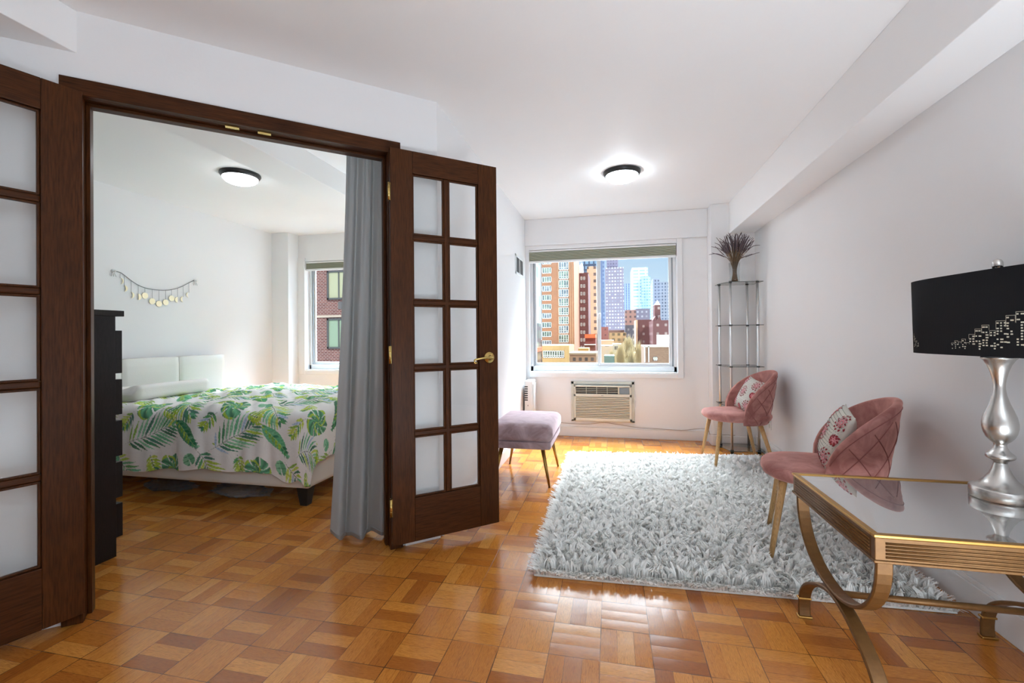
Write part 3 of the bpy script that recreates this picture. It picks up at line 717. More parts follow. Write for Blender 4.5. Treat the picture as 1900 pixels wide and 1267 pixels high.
# vase with dried lavender
vx, vy, vz = 1.165, 4.66, 1.6125
r = empty('glass_vase', (vx, vy, vz), 0, 'clear glass vase standing on top of the corner shelf', 'vase')
MB().lathe([(.001, 0), (.042, 0), (.044, .004), (.046, .10), (.052, .195), (.049, .195), (.043, .10), (.040, .008), (.001, .008)], (vx, vy, vz), 32, caps=False).build('vase_body', GVASE, r)
r = empty('dried_lavender', (vx, vy, vz), 0, 'bunch of dried lavender standing in the glass vase', 'dried flowers')
R_ = random.Random(11); st = MB(); fl = MB()
for i in range(135):
    a = R_.random()*2*PI; q = R_.random()**.7
    base = Vector((vx+math.cos(a+2)*.034*R_.random(), vy+math.sin(a+2)*.034*R_.random(), vz+.015))
    rim = Vector((vx+math.cos(a)*.036*q, vy+math.sin(a)*.036*q, vz+.195))
    spread = .145*q**1.2; hgt = .17+.135*R_.random()*(1.1-q*.55)
    if i < 9: spread = .17+.05*R_.random(); hgt = .08+.08*R_.random()
    tip = Vector((vx+math.cos(a)*(spread+.03), vy+math.sin(a)*(spread+.03)*.8, vz+.195+hgt))
    tip.x = min(tip.x, 1.392); tip.y = min(tip.y, 4.862)
    mid = rim.lerp(tip, .55)+Vector((R_.uniform(-.018, .018), R_.uniform(-.018, .018), R_.uniform(.0, .05)))
    path = smooth_path([base, rim, mid, tip], 7); st.tube(path, .0014, 5)
    k = int(len(path)*.58); seg = path[k:]; n = len(seg)
    if n > 2:
        dense = []
        for j in range(n-1):
            for t in (0, .5): dense.append(seg[j].lerp(seg[j+1], t))
        m_ = len(dense); fl.tube(dense, [(.0048 if j % 2 else .003)*(1-.5*j/m_) for j in range(m_)], 6)
st.build('stems', STEMM, r); fl.build('flower_spikes', LAV, r)
# ------------------------------------------------------------------ gold side table
tx0, tx1, ty0, ty1, tz = .705, 1.372, 1.430, 2.010, .56
r = empty('side_table', ((tx0+tx1)/2, (ty0+ty1)/2, 0), 0, 'antique gold side table with glass top and curved crossing legs', 'table')
def ringbox(mb, o, z0, z1, t):
    x0, x1, y0, y1 = tx0+o, tx1-o, ty0+o, ty1-o
    mb.box(x0, x1, y0, y0+t, z0, z1); mb.box(x0, x1, y1-t, y1, z0, z1); mb.box(x0, x0+t, y0+t, y1-t, z0, z1); mb.box(x1-t, x1, y0+t, y1-t, z0, z1)
f = MB(); ringbox(f, .004, tz-.07, tz-.006, .022)
fo = f.build('frame', GOLD, r, .002)
f = MB(); ringbox(f, 0, tz-.006, tz+.003, .018); f.build('top_edge', GOLDL, fo, .002)
f = MB(); ringbox(f, 0, tz-.076, tz-.068, .02); f.build('bottom_edge', GOLD, fo, .002)
f = MB()
for k in range(5):
    z = tz-.059+k*.0095
    for (a, b) in (((tx0+.03, ty0+.004), (tx1-.03, ty0+.004)), ((tx0+.03, ty1-.004), (tx1-.03, ty1-.004)), ((tx0+.004, ty0+.03), (tx0+.004, ty1-.03)), ((tx1-.004, ty0+.03), (tx1-.004, ty1-.03))):
        f.tube([(*a, z), (*b, z)], .0035, 6)
f.build('reeding', GOLD, fo)
bx(tx0+.016, tx1-.016, ty0+.016, ty1-.016, tz-.009, tz-.001).build('glass_top', GTOP, r)
yc = (ty0+ty1)/2
for X_ in (tx0+.032, tx1-.032):
    pts = []
    for i in range(29):
        q = PI+PI*i/28; pts.append((X_, yc+.272*math.cos(q)*(1-.0*math.sin(q)), .486+.243*math.sin(q)*1.0))
    pts = [(X_, yc+(-.272)*math.cos(PI*i/28), .486-.236*math.sin(PI*i/28)**.85) for i in range(29)]
    MB().strap(pts, .042, .013, 0).build('leg', GOLD, r)
    key = [(.268, 0), (.270, .05), (.258, .10), (.225, .145), (.165, .185), (.08, .222), (0, .236)]
    arch = [(X_, yc+a_, z) for a_, z in key]+[(X_, yc-a_, z) for a_, z in key[:-1][::-1]]
    ao = MB().strap(smooth_path(arch, 5), .042, .013, 0).build('leg', GOLD, r)
    for sg in (1, -1):
        bx(X_-.025, X_+.025, yc+sg*.268-.014, yc+sg*.268+.014, 0, .008).build('foot_pad', GOLDL, ao, .002)
        bx(X_-.0235, X_+.0235, yc+sg*.268-.011, yc+sg*.268+.011, .072, .080).build('ankle_band', GOLDL, ao, .002)
MB().tube([(tx0+.03, yc, .243), (tx1-.03, yc, .243)], .0105, 10).build('stretcher', GOLD, r)
# ------------------------------------------------------------------ table lamp
lx, ly, lz = 1.277, 1.832, tz+.0005
LK = .735
r = empty('table_lamp', (lx, ly, lz), 0, 'brushed nickel table lamp with black oval shade and skyline print', 'lamp')
pr = [(.001, 0), (.104, 0), (.107, .003), (.107, .034), (.104, .037), (.094, .039), (.074, .048), (.056, .062), (.040, .082), (.029, .102), (.0235, .117), (.0225, .121)]
MB().lathe([(a_*LK, b_) for a_, b_ in pr], (lx, ly, lz), 56).build('base', NICK, r)
pr = [(.0225, .120), (.0245, .126), (.034, .131), (.046, .136), (.0505, .141), (.0495, .148), (.040, .155), (.030, .163), (.0235, .173), (.0215, .182), (.024, .188), (.035, .195), (.047, .206), (.056, .222), (.0605, .240), (.0605, .256), (.056, .276), (.046, .298), (.034, .322), (.0245, .348), (.0205, .370), (.0205, .386), (.024, .405), (.031, .428), (.041, .450), (.053, .466), (.060, .472), (.061, .476), (.058, .478), (.02, .474)]
MB().lathe([(a_*LK, b_) for a_, b_ in pr], (lx, ly, lz-.002), 56).build('body', NICK, r)
MB().lathe([(.014, .474), (.014, .50), (.006, .502), (.005, .775), (.013, .777), (.0145, .785), (.0135, .797), (.009, .805), (.001, .808)], (lx, ly, lz-.002), 24).build('finial', NICK, r)
SR = math.radians(95.5); ha, hb = .318, .094
def shp(t, off=0):     # oval outline; t in 0..1
    q = 2*PI*t; k = 3.0; c, s2 = math.cos(q), math.sin(q)
    rr = 1/((abs(c)**k+abs(s2)**k)**(1/k)); x, y = (ha+off)*rr*c, (hb+off)*rr*s2
    return lx-.004+x*math.cos(SR)-y*math.sin(SR), ly+x*math.sin(SR)+y*math.cos(SR)
zs0, zs1 = 1.040, 1.322
def shpt(t, z, off=0):
    k = (z-zs0)/(zs1-zs0); x, y = shp(t, off); c = (lx-.004, ly); sc = 1+.02*(k-.5)
    return (c[0]+(x-c[0])*sc, c[1]+(y-c[1])*sc, z)
sh = MB(); n = 120
v = []; 
for z, o in ((zs0, 0), (zs1, 0), (zs1, -.002), (zs0, -.002)): v += [shpt(i/n, z, o) for i in range(n)]
sh.add(v, [(j*n+i, j*n+(i+1) % n, ((j+1) % 4)*n+(i+1) % n, ((j+1) % 4)*n+i) for j in range(4) for i in range(n)], 0, True)
so = sh.build('lamp_shade', SHADEF, r)
sp = MB(); sp.tube([shpt(.25, zs1-.02, -.004), (lx, ly, zs1-.02), shpt(.75, zs1-.02, -.004)], .002, 6); sp.tube([shpt(0, zs1-.02, -.004), (lx, ly, zs1-.02), shpt(.5, zs1-.02, -.004)], .002, 6)
sp.build('spider', CHROME, so)
# printed skyline: find the outline parameter of the side that faces the room by arc length
arc = [0]; NN = 720
for i in range(NN):
    a, b = shp(i/NN), shp((i+1)/NN); arc.append(arc[-1]+math.hypot(b[0]-a[0], b[1]-a[1]))
def tarc(s_):
    s_ %= arc[-1]; lo = 0
    import bisect
    i = bisect.bisect_right(arc, s_)-1; i = min(i, NN-1); return (i+(s_-arc[i])/(arc[i+1]-arc[i]))/NN
# arc position of the point nearest the viewer direction through the body axis
best = min(range(NN), key=lambda i: (shp(i/NN)[0]-lx)**2*4+(shp(i/NN)[1]-ly)**2+(100 if shp(i/NN)[0] > lx else 0)); sc0 = arc[best]
R_ = random.Random(4); pm = None
def prect(s0, s1, z0, z1):
    pm.add([shpt(tarc(s0), z0, .0006), shpt(tarc(s1), z0, .0006), shpt(tarc(s1), z1, .0006), shpt(tarc(s0), z1, .0006)], [(0, 1, 2, 3)])
# direction in which the print runs to the right in the picture (towards the viewer's right = smaller y)
t1 = shp(tarc(sc0+.02)); sgn = 1 if t1[1] < ly else -1
def blocks(name, start, widths, heights, ww, wh, px_, pz, pr_, zb=1.062, lw=.0009):
    global pm
    pm = MB(); s_ = start
    for w_, h_ in zip(widths, heights):
        if lw:
            prect(sc0+sgn*s_, sc0+sgn*(s_+w_), zb+h_, zb+h_+lw); prect(sc0+sgn*s_, sc0+sgn*(s_+lw), zb+h_*.72, zb+h_); prect(sc0+sgn*(s_+w_-lw), sc0+sgn*(s_+w_), zb+h_*.8, zb+h_)
        z = zb+h_-.004-wh
        while z > zb:
            x_ = s_+.002
            while x_ < s_+w_-ww*.6:
                if R_.random() < pr_: prect(sc0+sgn*x_, sc0+sgn*(x_+ww*R_.choice((.8, 1, 1.3))), z, z+wh)
                x_ += px_
            z -= pz
        s_ += w_+.001
    pm.build(name, PRINT, so)
blocks('skyline_print', -.088, [.012, .015, .012, .016, .013], [.020, .028, .024, .034, .022], .005, .0028, .008, .0065, .5)
blocks('skyline_print', -.018, [.022, .024, .026, .020, .030, .028, .034, .030, .026, .030], [.050, .068, .080, .062, .092, .108, .118, .098, .082, .060], .0075, .0042, .0115, .0085, .5)
blocks('skyline_print', -.300, [.010, .010, .010, .010], [.058, .040, .030, .022], .0028, .0024, .0045, .0055, .6, 1.062, 0)
# ------------------------------------------------------------------ curtain
r = empty('curtain', tuple(dg(.36, -.2, 0)), 0, 'long grey curtain hanging inside the doorway to the bedroom', 'curtain')
def cur(a, b):          # a 0..1 across from left to right, b 0..1 top to bottom
    z = 2.15*(1-b)+.012*b
    s_l = .455+.085*b**1.3; s_r = .17
    s_ = s_l+(s_r-s_l)*a
    amp = .014+.030*b**.8
    ph = a*2*PI*3.15+.5
    n = -.20+amp*math.sin(ph)+.012*math.sin(ph*2.1+b*3)-.02*b*(1-a)
    s_ += .010*math.sin(ph*1.0+1.2)*b
    zz = z+.05*b**6*(max(0, .25-a)/.25)**2+(.010*math.sin(ph+1.3))*b**4
    p = dg(s_, n, zz); return p
cm = MB().grid(110, 60, cur); co = cm.build('curtain_cloth', CURT, r)
so_ = co.modifiers.new('solid', 'SOLIDIFY'); so_.thickness = .003
hm = MB(); hm.tube([Vector(cur(i/80, .992))+Vector((0, 0, .004)) for i in range(81)], .0028, 6); hm.build('hem', CURT, co)
rd = empty('curtain_rod', tuple(dg(.6, -.2, 2.165)), 0, 'thin white tension rod carrying the grey curtain', 'curtain rod')
MB().tube([dg(-.0, -.2, 2.165), dg(1.5, -.2, 2.165)], .009, 12).build('tube', PLASTW, rd)
# ------------------------------------------------------------------ black chest of drawers
dx1, dxo, dy0, dy1, dh = -2.508, -3.308, 1.36, 1.835, 1.272
r = empty('chest_of_drawers', ((dx1+dxo)/2, (dy0+dy1)/2, 0), 0, 'tall black-brown chest of drawers just inside the bedroom doorway', 'chest of drawers')
c = MB(); c.box(dx1-.02, dx1, dy0, dy1, 0, dh-.03); c.box(dxo, dxo+.02, dy0, dy1, 0, dh-.03); c.box(dxo+.02, dx1-.02, dy0, dy0+.01, 0, dh-.03); c.box(dxo+.02, dx1-.02, dy1-.03, dy1-.012, .0, .06)
c.box(dxo+.02, dx1-.02, dy0+.01, dy1-.05, .08, .10); c.box(dxo+.02, dx1-.02, dy0+.01, dy1-.012, dh-.075, dh-.03)
c.build('body', MBW, r, .001)
bx(dxo-.002, dx1+.002, dy0, dy1+.042, dh-.03, dh).build('top', MBW, r, .002)
zz = [(.095, .268), (.300, .483), (.515, .698), (.730, .913), (.945, 1.168)]
for a_, b_ in zz:
    bx(dxo+.003, dx1-.003, dy1+.002, dy1+.034, a_, b_).build('drawer', MBW, r, .001)
# ------------------------------------------------------------------ bed
bx0, bx1, by0, by1 = -4.04, -1.955, 2.60, 4.06
r = empty('bed', ((bx0+bx1)/2, (by0+by1)/2, 0), 0, 'double bed with ivory leather headboard and low side rails', 'bed')
rounded_box(bx0, bx1, by0, by0+.05, .125, .345, .012, nx=8).build('side_rail', LEA, r)
rounded_box(bx0, bx1, by1-.05, by1, .125, .345, .012, nx=8).build('side_rail', LEA, r)
rounded_box(bx1-.05, bx1, by0+.001, by1-.001, .1255, .3455, .012, nx=8).build('foot_rail', LEA, r)
hb = MB()
hw = .5217
for k in range(3):
    q = rounded_box(-4.125, -4.045, 2.49+k*hw+.001, 2.49+(k+1)*hw-.001, .12, .955, .018, nx=10); hb.add(q.v, q.f, 0, True)
hb.build('headboard', LEA, r)
bx(bx0+.02, bx1-.06, by0+.05, by1-.05, .26, .30).build('slat_base', plain('dark_slats', (.05, .04, .035), .7), r)
rounded_box(bx0+.005, bx1-.055, by0+.055, by1-.055, .30, .575, .05, nx=10).build('mattress', FOAM, r)
for (X_, Y_) in ((bx1-.06, by0+.06), (bx1-.06, by1-.06), (bx0+.06, by0+.06), (bx0+.06, by1-.06)):
    MB().hexa([(X_-.026, Y_-.026, 0), (X_+.026, Y_-.026, 0), (X_+.026, Y_+.026, 0), (X_-.026, Y_+.026, 0)], [(X_-.042, Y_-.042, .127), (X_+.042, Y_-.042, .127), (X_+.042, Y_+.042, .127), (X_-.042, Y_+.042, .127)]).build('leg', BLKP, r, .003)
# duvet cover with printed leaves
def leaf_print(Wm, Hm, res):
    nx, ny = int(Wm/res), int(Hm/res); R_ = random.Random(21)
    img = np.empty((nx, ny, 3)); img[:] = hexc(236, 235, 233)
    gx, gy = np.meshgrid((np.arange(nx)+.5)*res, (np.arange(ny)+.5)*res, indexing='ij')
    G = [hexc(*c) for c in ((52, 140, 90), (36, 112, 74), (96, 180, 130), (74, 160, 86), (134, 200, 156), (50, 124, 98))]
    Yl = [hexc(*c) for c in ((168, 200, 48), (196, 214, 84), (140, 184, 60))]; Bl = hexc(176, 198, 220)
    def win(cx, cy, R):
        i0, i1, j0, j1 = int((cx-R)/res), int((cx+R)/res)+1, int((cy-R)/res), int((cy+R)/res)+1
        i0, j0 = max(0, i0), max(0, j0); i1, j1 = min(nx, i1), min(ny, j1)
        return (slice(i0, i1), slice(j0, j1)) if i1 > i0 and j1 > j0 else None
    def ell(cx, cy, a, l, w_, col, al=.92, tip=True):
        s_ = win(cx, cy, l+.01)
        if s_ is None: return
        X, Y_ = gx[s_]-cx, gy[s_]-cy; u = X*math.cos(a)+Y_*math.sin(a); v = -X*math.sin(a)+Y_*math.cos(a)
        t = np.clip((u+l)/(2*l), 0, 1); ww = w_*(np.sin(PI*t**.8) if tip else np.sqrt(np.clip(1-(u/l)**2, 0, 1)))
        mk = (np.abs(u) < l) & (np.abs(v) < ww)
        sh_ = .85+.3*((np.sin(u*260+v*90)*.5+.5)); colr = np.array(col)[None, None]*sh_[..., None]
        A = (mk*al)[..., None]; img[s_] = img[s_]*(1-A)+np.clip(colr, 0, .9)*A
    def line(x0, y0, x1, y1, w_, col):
        L = math.hypot(x1-x0, y1-y0); ell((x0+x1)/2, (y0+y1)/2, math.atan2(y1-y0, x1-x0), L/2, w_, col, .8, False)
    def frond(cx, cy, a, L, yellow=.3, blue=.2, n=9):
        for k in range(n):
            t = (k+.5)/n; b = a+.25*(t-.5); x = cx+math.cos(a)*L*(t-.5); y = cy+math.sin(a)*L*(t-.5)
            ll = L*.24*(math.sin(PI*(t*.8+.15)))+.008
            for sg in (1, -1):
                q = b+sg*(1.0-.45*t); r_ = R_.random(); col = R_.choice(Yl) if r_ < yellow else (Bl if r_ < yellow+blue*.6 else R_.choice(G))
                ell(x+math.cos(q)*ll, y+math.sin(q)*ll, q, ll, .0085+.003*R_.random(), col)
        line(cx-math.cos(a)*L*.62, cy-math.sin(a)*L*.62, cx+math.cos(a)*L*.5, cy+math.sin(a)*L*.5, .0022, hexc(60, 90, 60))
    def banana(cx, cy, a, L):
        ell(cx, cy, a, L/2, L*.17, R_.choice(G[:3]))
        for k in range(9):
            t = k/9-.45
            for sg in (1, -1):
                q = a+sg*.8; col = R_.choice(Yl) if sg > 0 and k < 6 else R_.choice(G)
                ll = L*.10*math.cos(t*2.6); ell(cx+math.cos(a)*L*t+math.cos(q)*ll*.8, cy+math.sin(a)*L*t+math.sin(q)*ll*.8, q, ll, .010, col, .8)
        line(cx-math.cos(a)*L*.5, cy-math.sin(a)*L*.5, cx+math.cos(a)*L*.45, cy+math.sin(a)*L*.45, .002, hexc(190, 214, 130))
    def monstera(cx, cy, a, R):
        s_ = win(cx, cy, R*1.3); 
        if s_ is None: return
        X, Y_ = gx[s_]-cx, gy[s_]-cy; u = X*math.cos(a)+Y_*math.sin(a); v = -X*math.sin(a)+Y_*math.cos(a)
        th = np.arctan2(v, u); rr = np.hypot(u*.86, v*1.12); lim = R*(1-.22*np.abs(np.sin(th))**1.5)*(1-.35*np.exp(-((np.abs(th)-PI)/.35)**2))
        mk = rr < lim
        slit = (np.abs(np.sin((th-.35*(rr/R)*np.sign(th))*4.5+.9)) < .17+.14*(rr/lim-.5)) & (rr > lim*.5) & (np.abs(th) > .25); mk &= ~slit
        hole = (np.hypot((rr/R-.34)*7, np.sin(th*4.5+2.3)*1.1) < .30); mk &= ~hole
        n_ = .5+.5*np.sin(th*11+rr*40); c0, c1, c2 = np.array(G[0]), np.array(G[1]), np.array(G[2])
        colr = c1*(1-n_[..., None])+c2*n_[..., None]; yl = (np.sin(th*3+rr*60) > .82)[..., None]; colr = np.where(yl, np.array(Yl[0]), colr)
        A = (mk*.93)[..., None]; img[s_] = img[s_]*(1-A)+colr*A
        line(cx-math.cos(a)*R*.8, cy-math.sin(a)*R*.8, cx+math.cos(a)*R*.9, cy+math.sin(a)*R*.9, .0022, hexc(170, 210, 140))
    def rnd_leaf(cx, cy, a, R):
        s_ = win(cx, cy, R*1.1)
        if s_ is None: return
        X, Y_ = gx[s_]-cx, gy[s_]-cy; u = X*math.cos(a)+Y_*math.sin(a); v = -X*math.sin(a)+Y_*math.cos(a)
        mk = (np.hypot(u, v) < R) & ~((u > 0) & (np.abs(v) < .12*u+.0015)); c_ = np.where((v > 0)[..., None], np.array(G[4]), np.array(G[2])); c_ = np.where(((u*30) % 1 < .2)[..., None], np.array(G[0]), c_)
        A = (mk*.9)[..., None]; img[s_] = img[s_]*(1-A)+c_*A
    P1, P2, q = .72, .53, 1.34
    y = 0.05; row = 0
    while y < Hm+.1:
        x = (.0 if row % 2 else .28)
        while x < Wm+.2:
            monstera(x+.02*q, y+.08*q, 1.25+R_.uniform(-.2, .2), .096*q)
            rnd_leaf(x+.155*q, y+.02*q, 1.2, .036*q)
            frond(x+.27*q, y+.09*q, .9+R_.uniform(-.2, .2), .24*q, .45, .05, 11)
            frond(x+.09*q, y+.27*q, -.45+R_.uniform(-.2, .2), .30*q, .2, .16, 12)
            banana(x+.33*q, y+.275*q, .75, .23*q)
            frond(x+.44*q, y+.04*q, 1.3, .10*q, .9, 0, 6); frond(x+.19*q, y+.15*q, .3, .09*q, .9, 0, 5); frond(x+.46*q, y+.20*q, 2.3, .11*q, .6, .1, 6)
            ell(x+.50*q, y+.33*q, .5, .02, .006, Yl[0]); ell(x+.13*q, y+.12*q, 1.9, .018, .006, Yl[1])
            x += P1
        y += P2; row += 1
    return img
def build_duvet():
    res = .0046; ux0, ux1 = -4.0, bx1+.015; vy1, vy0 = by1+.02, by0-.02
    dropx, dropy = .40, .50      # overhang lengths on the foot and near side
    Lu = (ux1-ux0)+dropx; Lv = (vy1-vy0)+dropy+.28
    nu, nv = int(Lu/res)+1, int(Lv/res)+1
    img = leaf_print(Lu+.02, Lv+.02, .0032)
    U, V_ = np.meshgrid(np.linspace(0, Lu, nu), np.linspace(0, Lv, nv), indexing='ij')
    zt = .628
    du = np.maximum(0, U-(ux1-ux0))                     # beyond the foot
    far = .28
    dvn = np.maximum(0, V_-(far+(vy1-vy0))); dvf = np.maximum(0, far-V_)
    # limit overhang so that the hem lifts towards the foot on the near side and short on the foot side
    x = ux0+np.minimum(U, ux1-ux0); y = vy1-np.clip(V_-far, 0, vy1-vy0)
    # hem shaping
    s_ = np.clip((x+3.55)/1.45, 0, 1)
    hem_n = .475-.055*s_+.012*np.sin(x*5.1)+.006*np.sin(x*17.)
    corner = np.exp(-((x-ux1)/.10)**2)*(dvn > 0)
    hem_n = hem_n+.06*np.exp(-((x-ux1+.06)/.10)**2)
    hem_f = .365-.03*np.clip((y-by0)/.5, 0, 1)+.01*np.sin(y*7)
    dvn2 = dvn/dropy*hem_n; du2 = du/dropx*hem_f
    d = np.sqrt(dvn2**2+du2**2+dvf**2)
    d = np.minimum(d, .505)
    R = .055
    ang = np.minimum(d/R, PI/2); outw = R*np.sin(ang); dn = np.where(d < R*PI/2, R*(1-np.cos(ang)), R+(d-R*PI/2))
    tot = dvn2+du2+dvf+1e-9; wx, wyn, wyf = du2/tot, dvn2/tot, dvf/tot
    nrm = np.sqrt(wx**2+wyn**2+wyf**2)+1e-9; wx, wyn, wyf = wx/nrm, wyn/nrm, wyf/nrm
    fl_ = np.clip(dn/.3, 0, 1)
    wav = .016*np.sin(x*9+np.sin(x*4)*1.5)+.008*np.sin(x*23+1+dn*8); wav2 = .016*np.sin(y*10+1)+.006*np.sin(y*27)
    px_ = x-.055+wx*(outw)+fl_*wav2*wx+wx*.02*fl_; py_ = y+.055-wyn*outw+wyf*outw-.11*(dvn > 0)*0
    py_ = np.where(V_ > far+.3, y+.055-(.0)-wyn*outw, y-.055+wyf*outw)
    # keep y continuous between the two edges
    tt = np.clip((V_-far)/(vy1-vy0), 0, 1); py_ = (vy1-.055)+((vy0+.055)-(vy1-.055))*tt-wyn*outw+wyf*outw-wyn*fl_*(wav+.025)
    xx = ux0+(ux1-.055-ux0)*np.clip(U/(ux1-ux0), 0, 1); px_ = xx+wx*outw+wx*fl_*(wav2+.02)
    Z = np.full_like(px_, zt)
    wr = .010*np.sin(px_*7+py_*3)+.007*np.sin(px_*5-py_*9+2)+.005*np.sin(px_*17+py_*13)+.004*np.sin(px_*31-py_*11+1)
    puf = .028*np.sin(np.clip((px_-ux0)/(ux1-ux0), 0, 1)*PI)**.5*np.sin(np.clip((vy1-py_)/(vy1-vy0), 0, 1)*PI)**.5
    Z = Z+(wr+puf)*(1-fl_)-dn
    Z -= .04*np.clip((-3.6-px_)/.4, 0, 1)
    # fine creases
    cr = .0035*np.sin(px_*60+np.sin(py_*9)*3)*np.sin(py_*21)+.003*np.sin((px_+py_)*47)
    Z += cr*(1-fl_); py_ -= cr*fl_*1.5
    Z = np.maximum(Z, .135)
    verts = np.stack([px_, py_, Z], -1).reshape(-1, 3)
    cen = np.array([(ux0+ux1)/2, (vy0+vy1)/2, .3]); r = empty('duvet', tuple(cen), 0, 'white duvet printed with green tropical leaves spread over the bed', 'duvet')
    idx = np.arange(nu*nv).reshape(nu, nv); F = np.stack([idx[:-1, :-1], idx[1:, :-1], idx[1:, 1:], idx[:-1, 1:]], -1).reshape(-1, 4)
    me = bpy.data.meshes.new('duvet_cover'); me.vertices.add(len(verts)); me.vertices.foreach_set('co', (verts-cen).ravel())
    me.loops.add(F.size); me.loops.foreach_set('vertex_index', F.ravel()); me.polygons.add(len(F)); me.polygons.foreach_set('loop_start', np.arange(len(F))*4); me.polygons.foreach_set('loop_total', np.full(len(F), 4))
    me.polygons.foreach_set('use_smooth', np.ones(len(F), bool)); me.update(calc_edges=True)
    ii = np.clip((U/.0032).astype(int), 0, img.shape[0]-1); jj = np.clip((V_/.0032).astype(int), 0, img.shape[1]-1)
    colr = np.concatenate([img[ii, jj].reshape(-1, 3), np.ones((nu*nv, 1))], 1)
    ca = me.color_attributes.new('leaf_print', 'FLOAT_COLOR', 'POINT'); ca.data.foreach_set('color', colr.ravel())
    k = NT('printed_cotton', .8, (.8, .8, .8), 0, .2); a_ = k.new('Attribute'); a_.attribute_name = 'leaf_print'; k.col(a_.outputs['Color']); k.bump(k.noise(k.oc(), 9, 5, .6, 1), .25, .02)
    me.materials.append(k.m)
    o = bpy.data.objects.new('duvet_cover', me); C.objects.link(o); o.parent = r
    sm = o.modifiers.new('solid', 'SOLIDIFY'); sm.thickness = .006; sm.offset = -1
build_duvet()
# memory foam pillow
r = empty('bed_pillow', (-3.62, 3.02, .66), 0, 'long white contour pillow lying on the duvet near the headboard', 'pillow')
prof = []
cx_, cz_ = -3.64, .690
for i in range(40):
    q = 2*PI*i/40; c_, s2 = math.cos(q), math.sin(q); k = 3.2; rr = 1/((abs(c_)**k+abs(s2)**k)**(1/k)); x = .165*rr*c_; z = .055*rr*s2
    z += .022*math.cos((x+.01)/.165*PI*.95)*-1*(1 if s2 > 0 else 0)*.8+.012*(x/.165)*(1 if s2 > 0 else 0); prof.append((x, z))
pm = MB(); ny = 22; v = []
for j in range(ny+1):
    t = j/ny; e = min(t, 1-t); k = min(1, (e/.035))**.5 if e < .035 else 1; k = max(k, .01)
    for x, z in prof: v.append((cx_+x*(.75+.25*k), 2.68+.66*t, cz_+.012+z*k))
n = 40; f = [(j*n+i, j*n+(i+1) % n, (j+1)*n+(i+1) % n, (j+1)*n+i) for j in range(ny) for i in range(n)]+[tuple(range(n)), tuple(ny*n+i for i in range(n))]
pm.add(v, f, 0, True); pm.build('pillow_cover', FOAM, r)
# crumpled plastic under the bed
def bag(x, y, sx, sy, sz, seed, label):
    R_ = random.Random(seed); bm = bmesh.new(); bmesh.ops.create_icosphere(bm, subdivisions=4, radius=1); mb = MB()
    for v_ in bm.verts:
        p = v_.co; q = 1+.4*noise.noise(p*2.3+Vector((seed, 0, 0)))+.5*abs(noise.noise(p*5+Vector((0, seed, 0))))+.45*abs(noise.noise(p*11))
        v_.co = Vector((x+p.x*sx*q, y+p.y*sy*q, max(.003, sz*.9+p.z*sz*q)))
    mb.add([v_.co for v_ in bm.verts], [[v_.index for v_ in f_.verts] for f_ in bm.faces], 0, False); bm.free()
    r = empty('plastic_bag', (x, y, 0), 0, label, 'bag', 'plastic bags under the bed'); mb.build('film', BAG, r)
bag(-2.60, 2.73, .17, .07, .036, 3, 'crumpled clear plastic bag under the bed nearest its foot')
bag(-3.24, 2.75, .16, .07, .030, 8, 'crumpled clear plastic bag under the bed next to the chest of drawers')
# moon garland
def gp(px, py): 
    d = fw + rt*((px-950)/FL) - up*((py-CY)/FL); p = EYE+d*((BX+.012)/d.x); return p
r = empty('moon_garland', tuple(gp(285, 520)), 0, 'gold moon phase garland hanging on the bedroom wall above the bed', 'wall decoration')
cp = [gp(*q) for q in ((213, 503), (224, 506), (235, 514), (250, 525), (266, 533), (284, 537), (305, 538.5), (320, 537), (335, 532.5), (348, 526), (360, 520))]
MB().tube(smooth_path(cp, 5), .0032, 6).build('cord', CORD, r)
def moon(c, R, ph, top_):
    """ph 1 full, <1 gibbous/half/crescent; sign = lit side"""
    n = 20; out_ = []; sg = 1 if ph > 0 else -1; k = abs(ph)
    A = [(-PI/2+PI*i/n) for i in range(n+1)]
    o1 = [(sg*R*math.cos(a), R*math.sin(a)) for a in A]; o2 = [(-sg*R*(2*k-1)*math.cos(a), R*math.sin(a)) for a in A[::-1]]
    pts = o1+o2[1:-1]; mb = MB(); m_ = len(pts)
    v = [(BX+.006, c.y+a, c.z+b) for a, b in pts]+[(BX+.011, c.y+a, c.z+b) for a, b in pts]
    h_ = len(o1)
    mb.add(v, [tuple(range(m_))[::-1], tuple(range(m_, 2*m_))]+[(i, (i+1) % m_, m_+(i+1) % m_, m_+i) for i in range(m_)])
    o = mb.build('moon_charm', MOONG, r); MB().tube([(BX+.009, c.y, top_.z), (BX+.009, c.y, c.z+R*.8)], .0012, 5).build('string', CORD, o)
ms = [((223.5, 521), .14, (223.5, 507)), ((231, 535), .28, (231, 512)), ((244, 547.5), .30, (244, 521)), ((257, 550.5), .45, (257, 528.5)), ((269.5, 548.5), 1, (269.5, 534)), ((283, 559), 1, (283, 537)), ((295.5, 563.5), 1, (295.5, 538.3)), ((308, 561), 1, (308, 538.3)), ((319, 553.5), 1, (319, 537)), ((330, 556), -.5, (330, 534)), ((340.5, 555), -.3, (340.5, 529.7)), ((351, 547), -.16, (349.5, 525.4))]
for (a, ph, tp) in ms: moon(gp(*a), .028, ph, gp(*tp))
for (a, b) in ((211, 503), (363, 521)):
    c = gp(a, b); mb = MB(); mb.lathe([(.001, .0), (.016, .0), (.018, .004), (.012, .012), (.006, .02), (.009, .028), (.001, .031)], (BX, c.y, c.z), 12, axis='x')
    for k in range(3): mb.tube([(BX+.012, c.y, c.z), (BX+.012, c.y+(k-1)*.02, c.z-.045)], .0035, 6)
    mb.build('wall_hook', PLASTW, r)
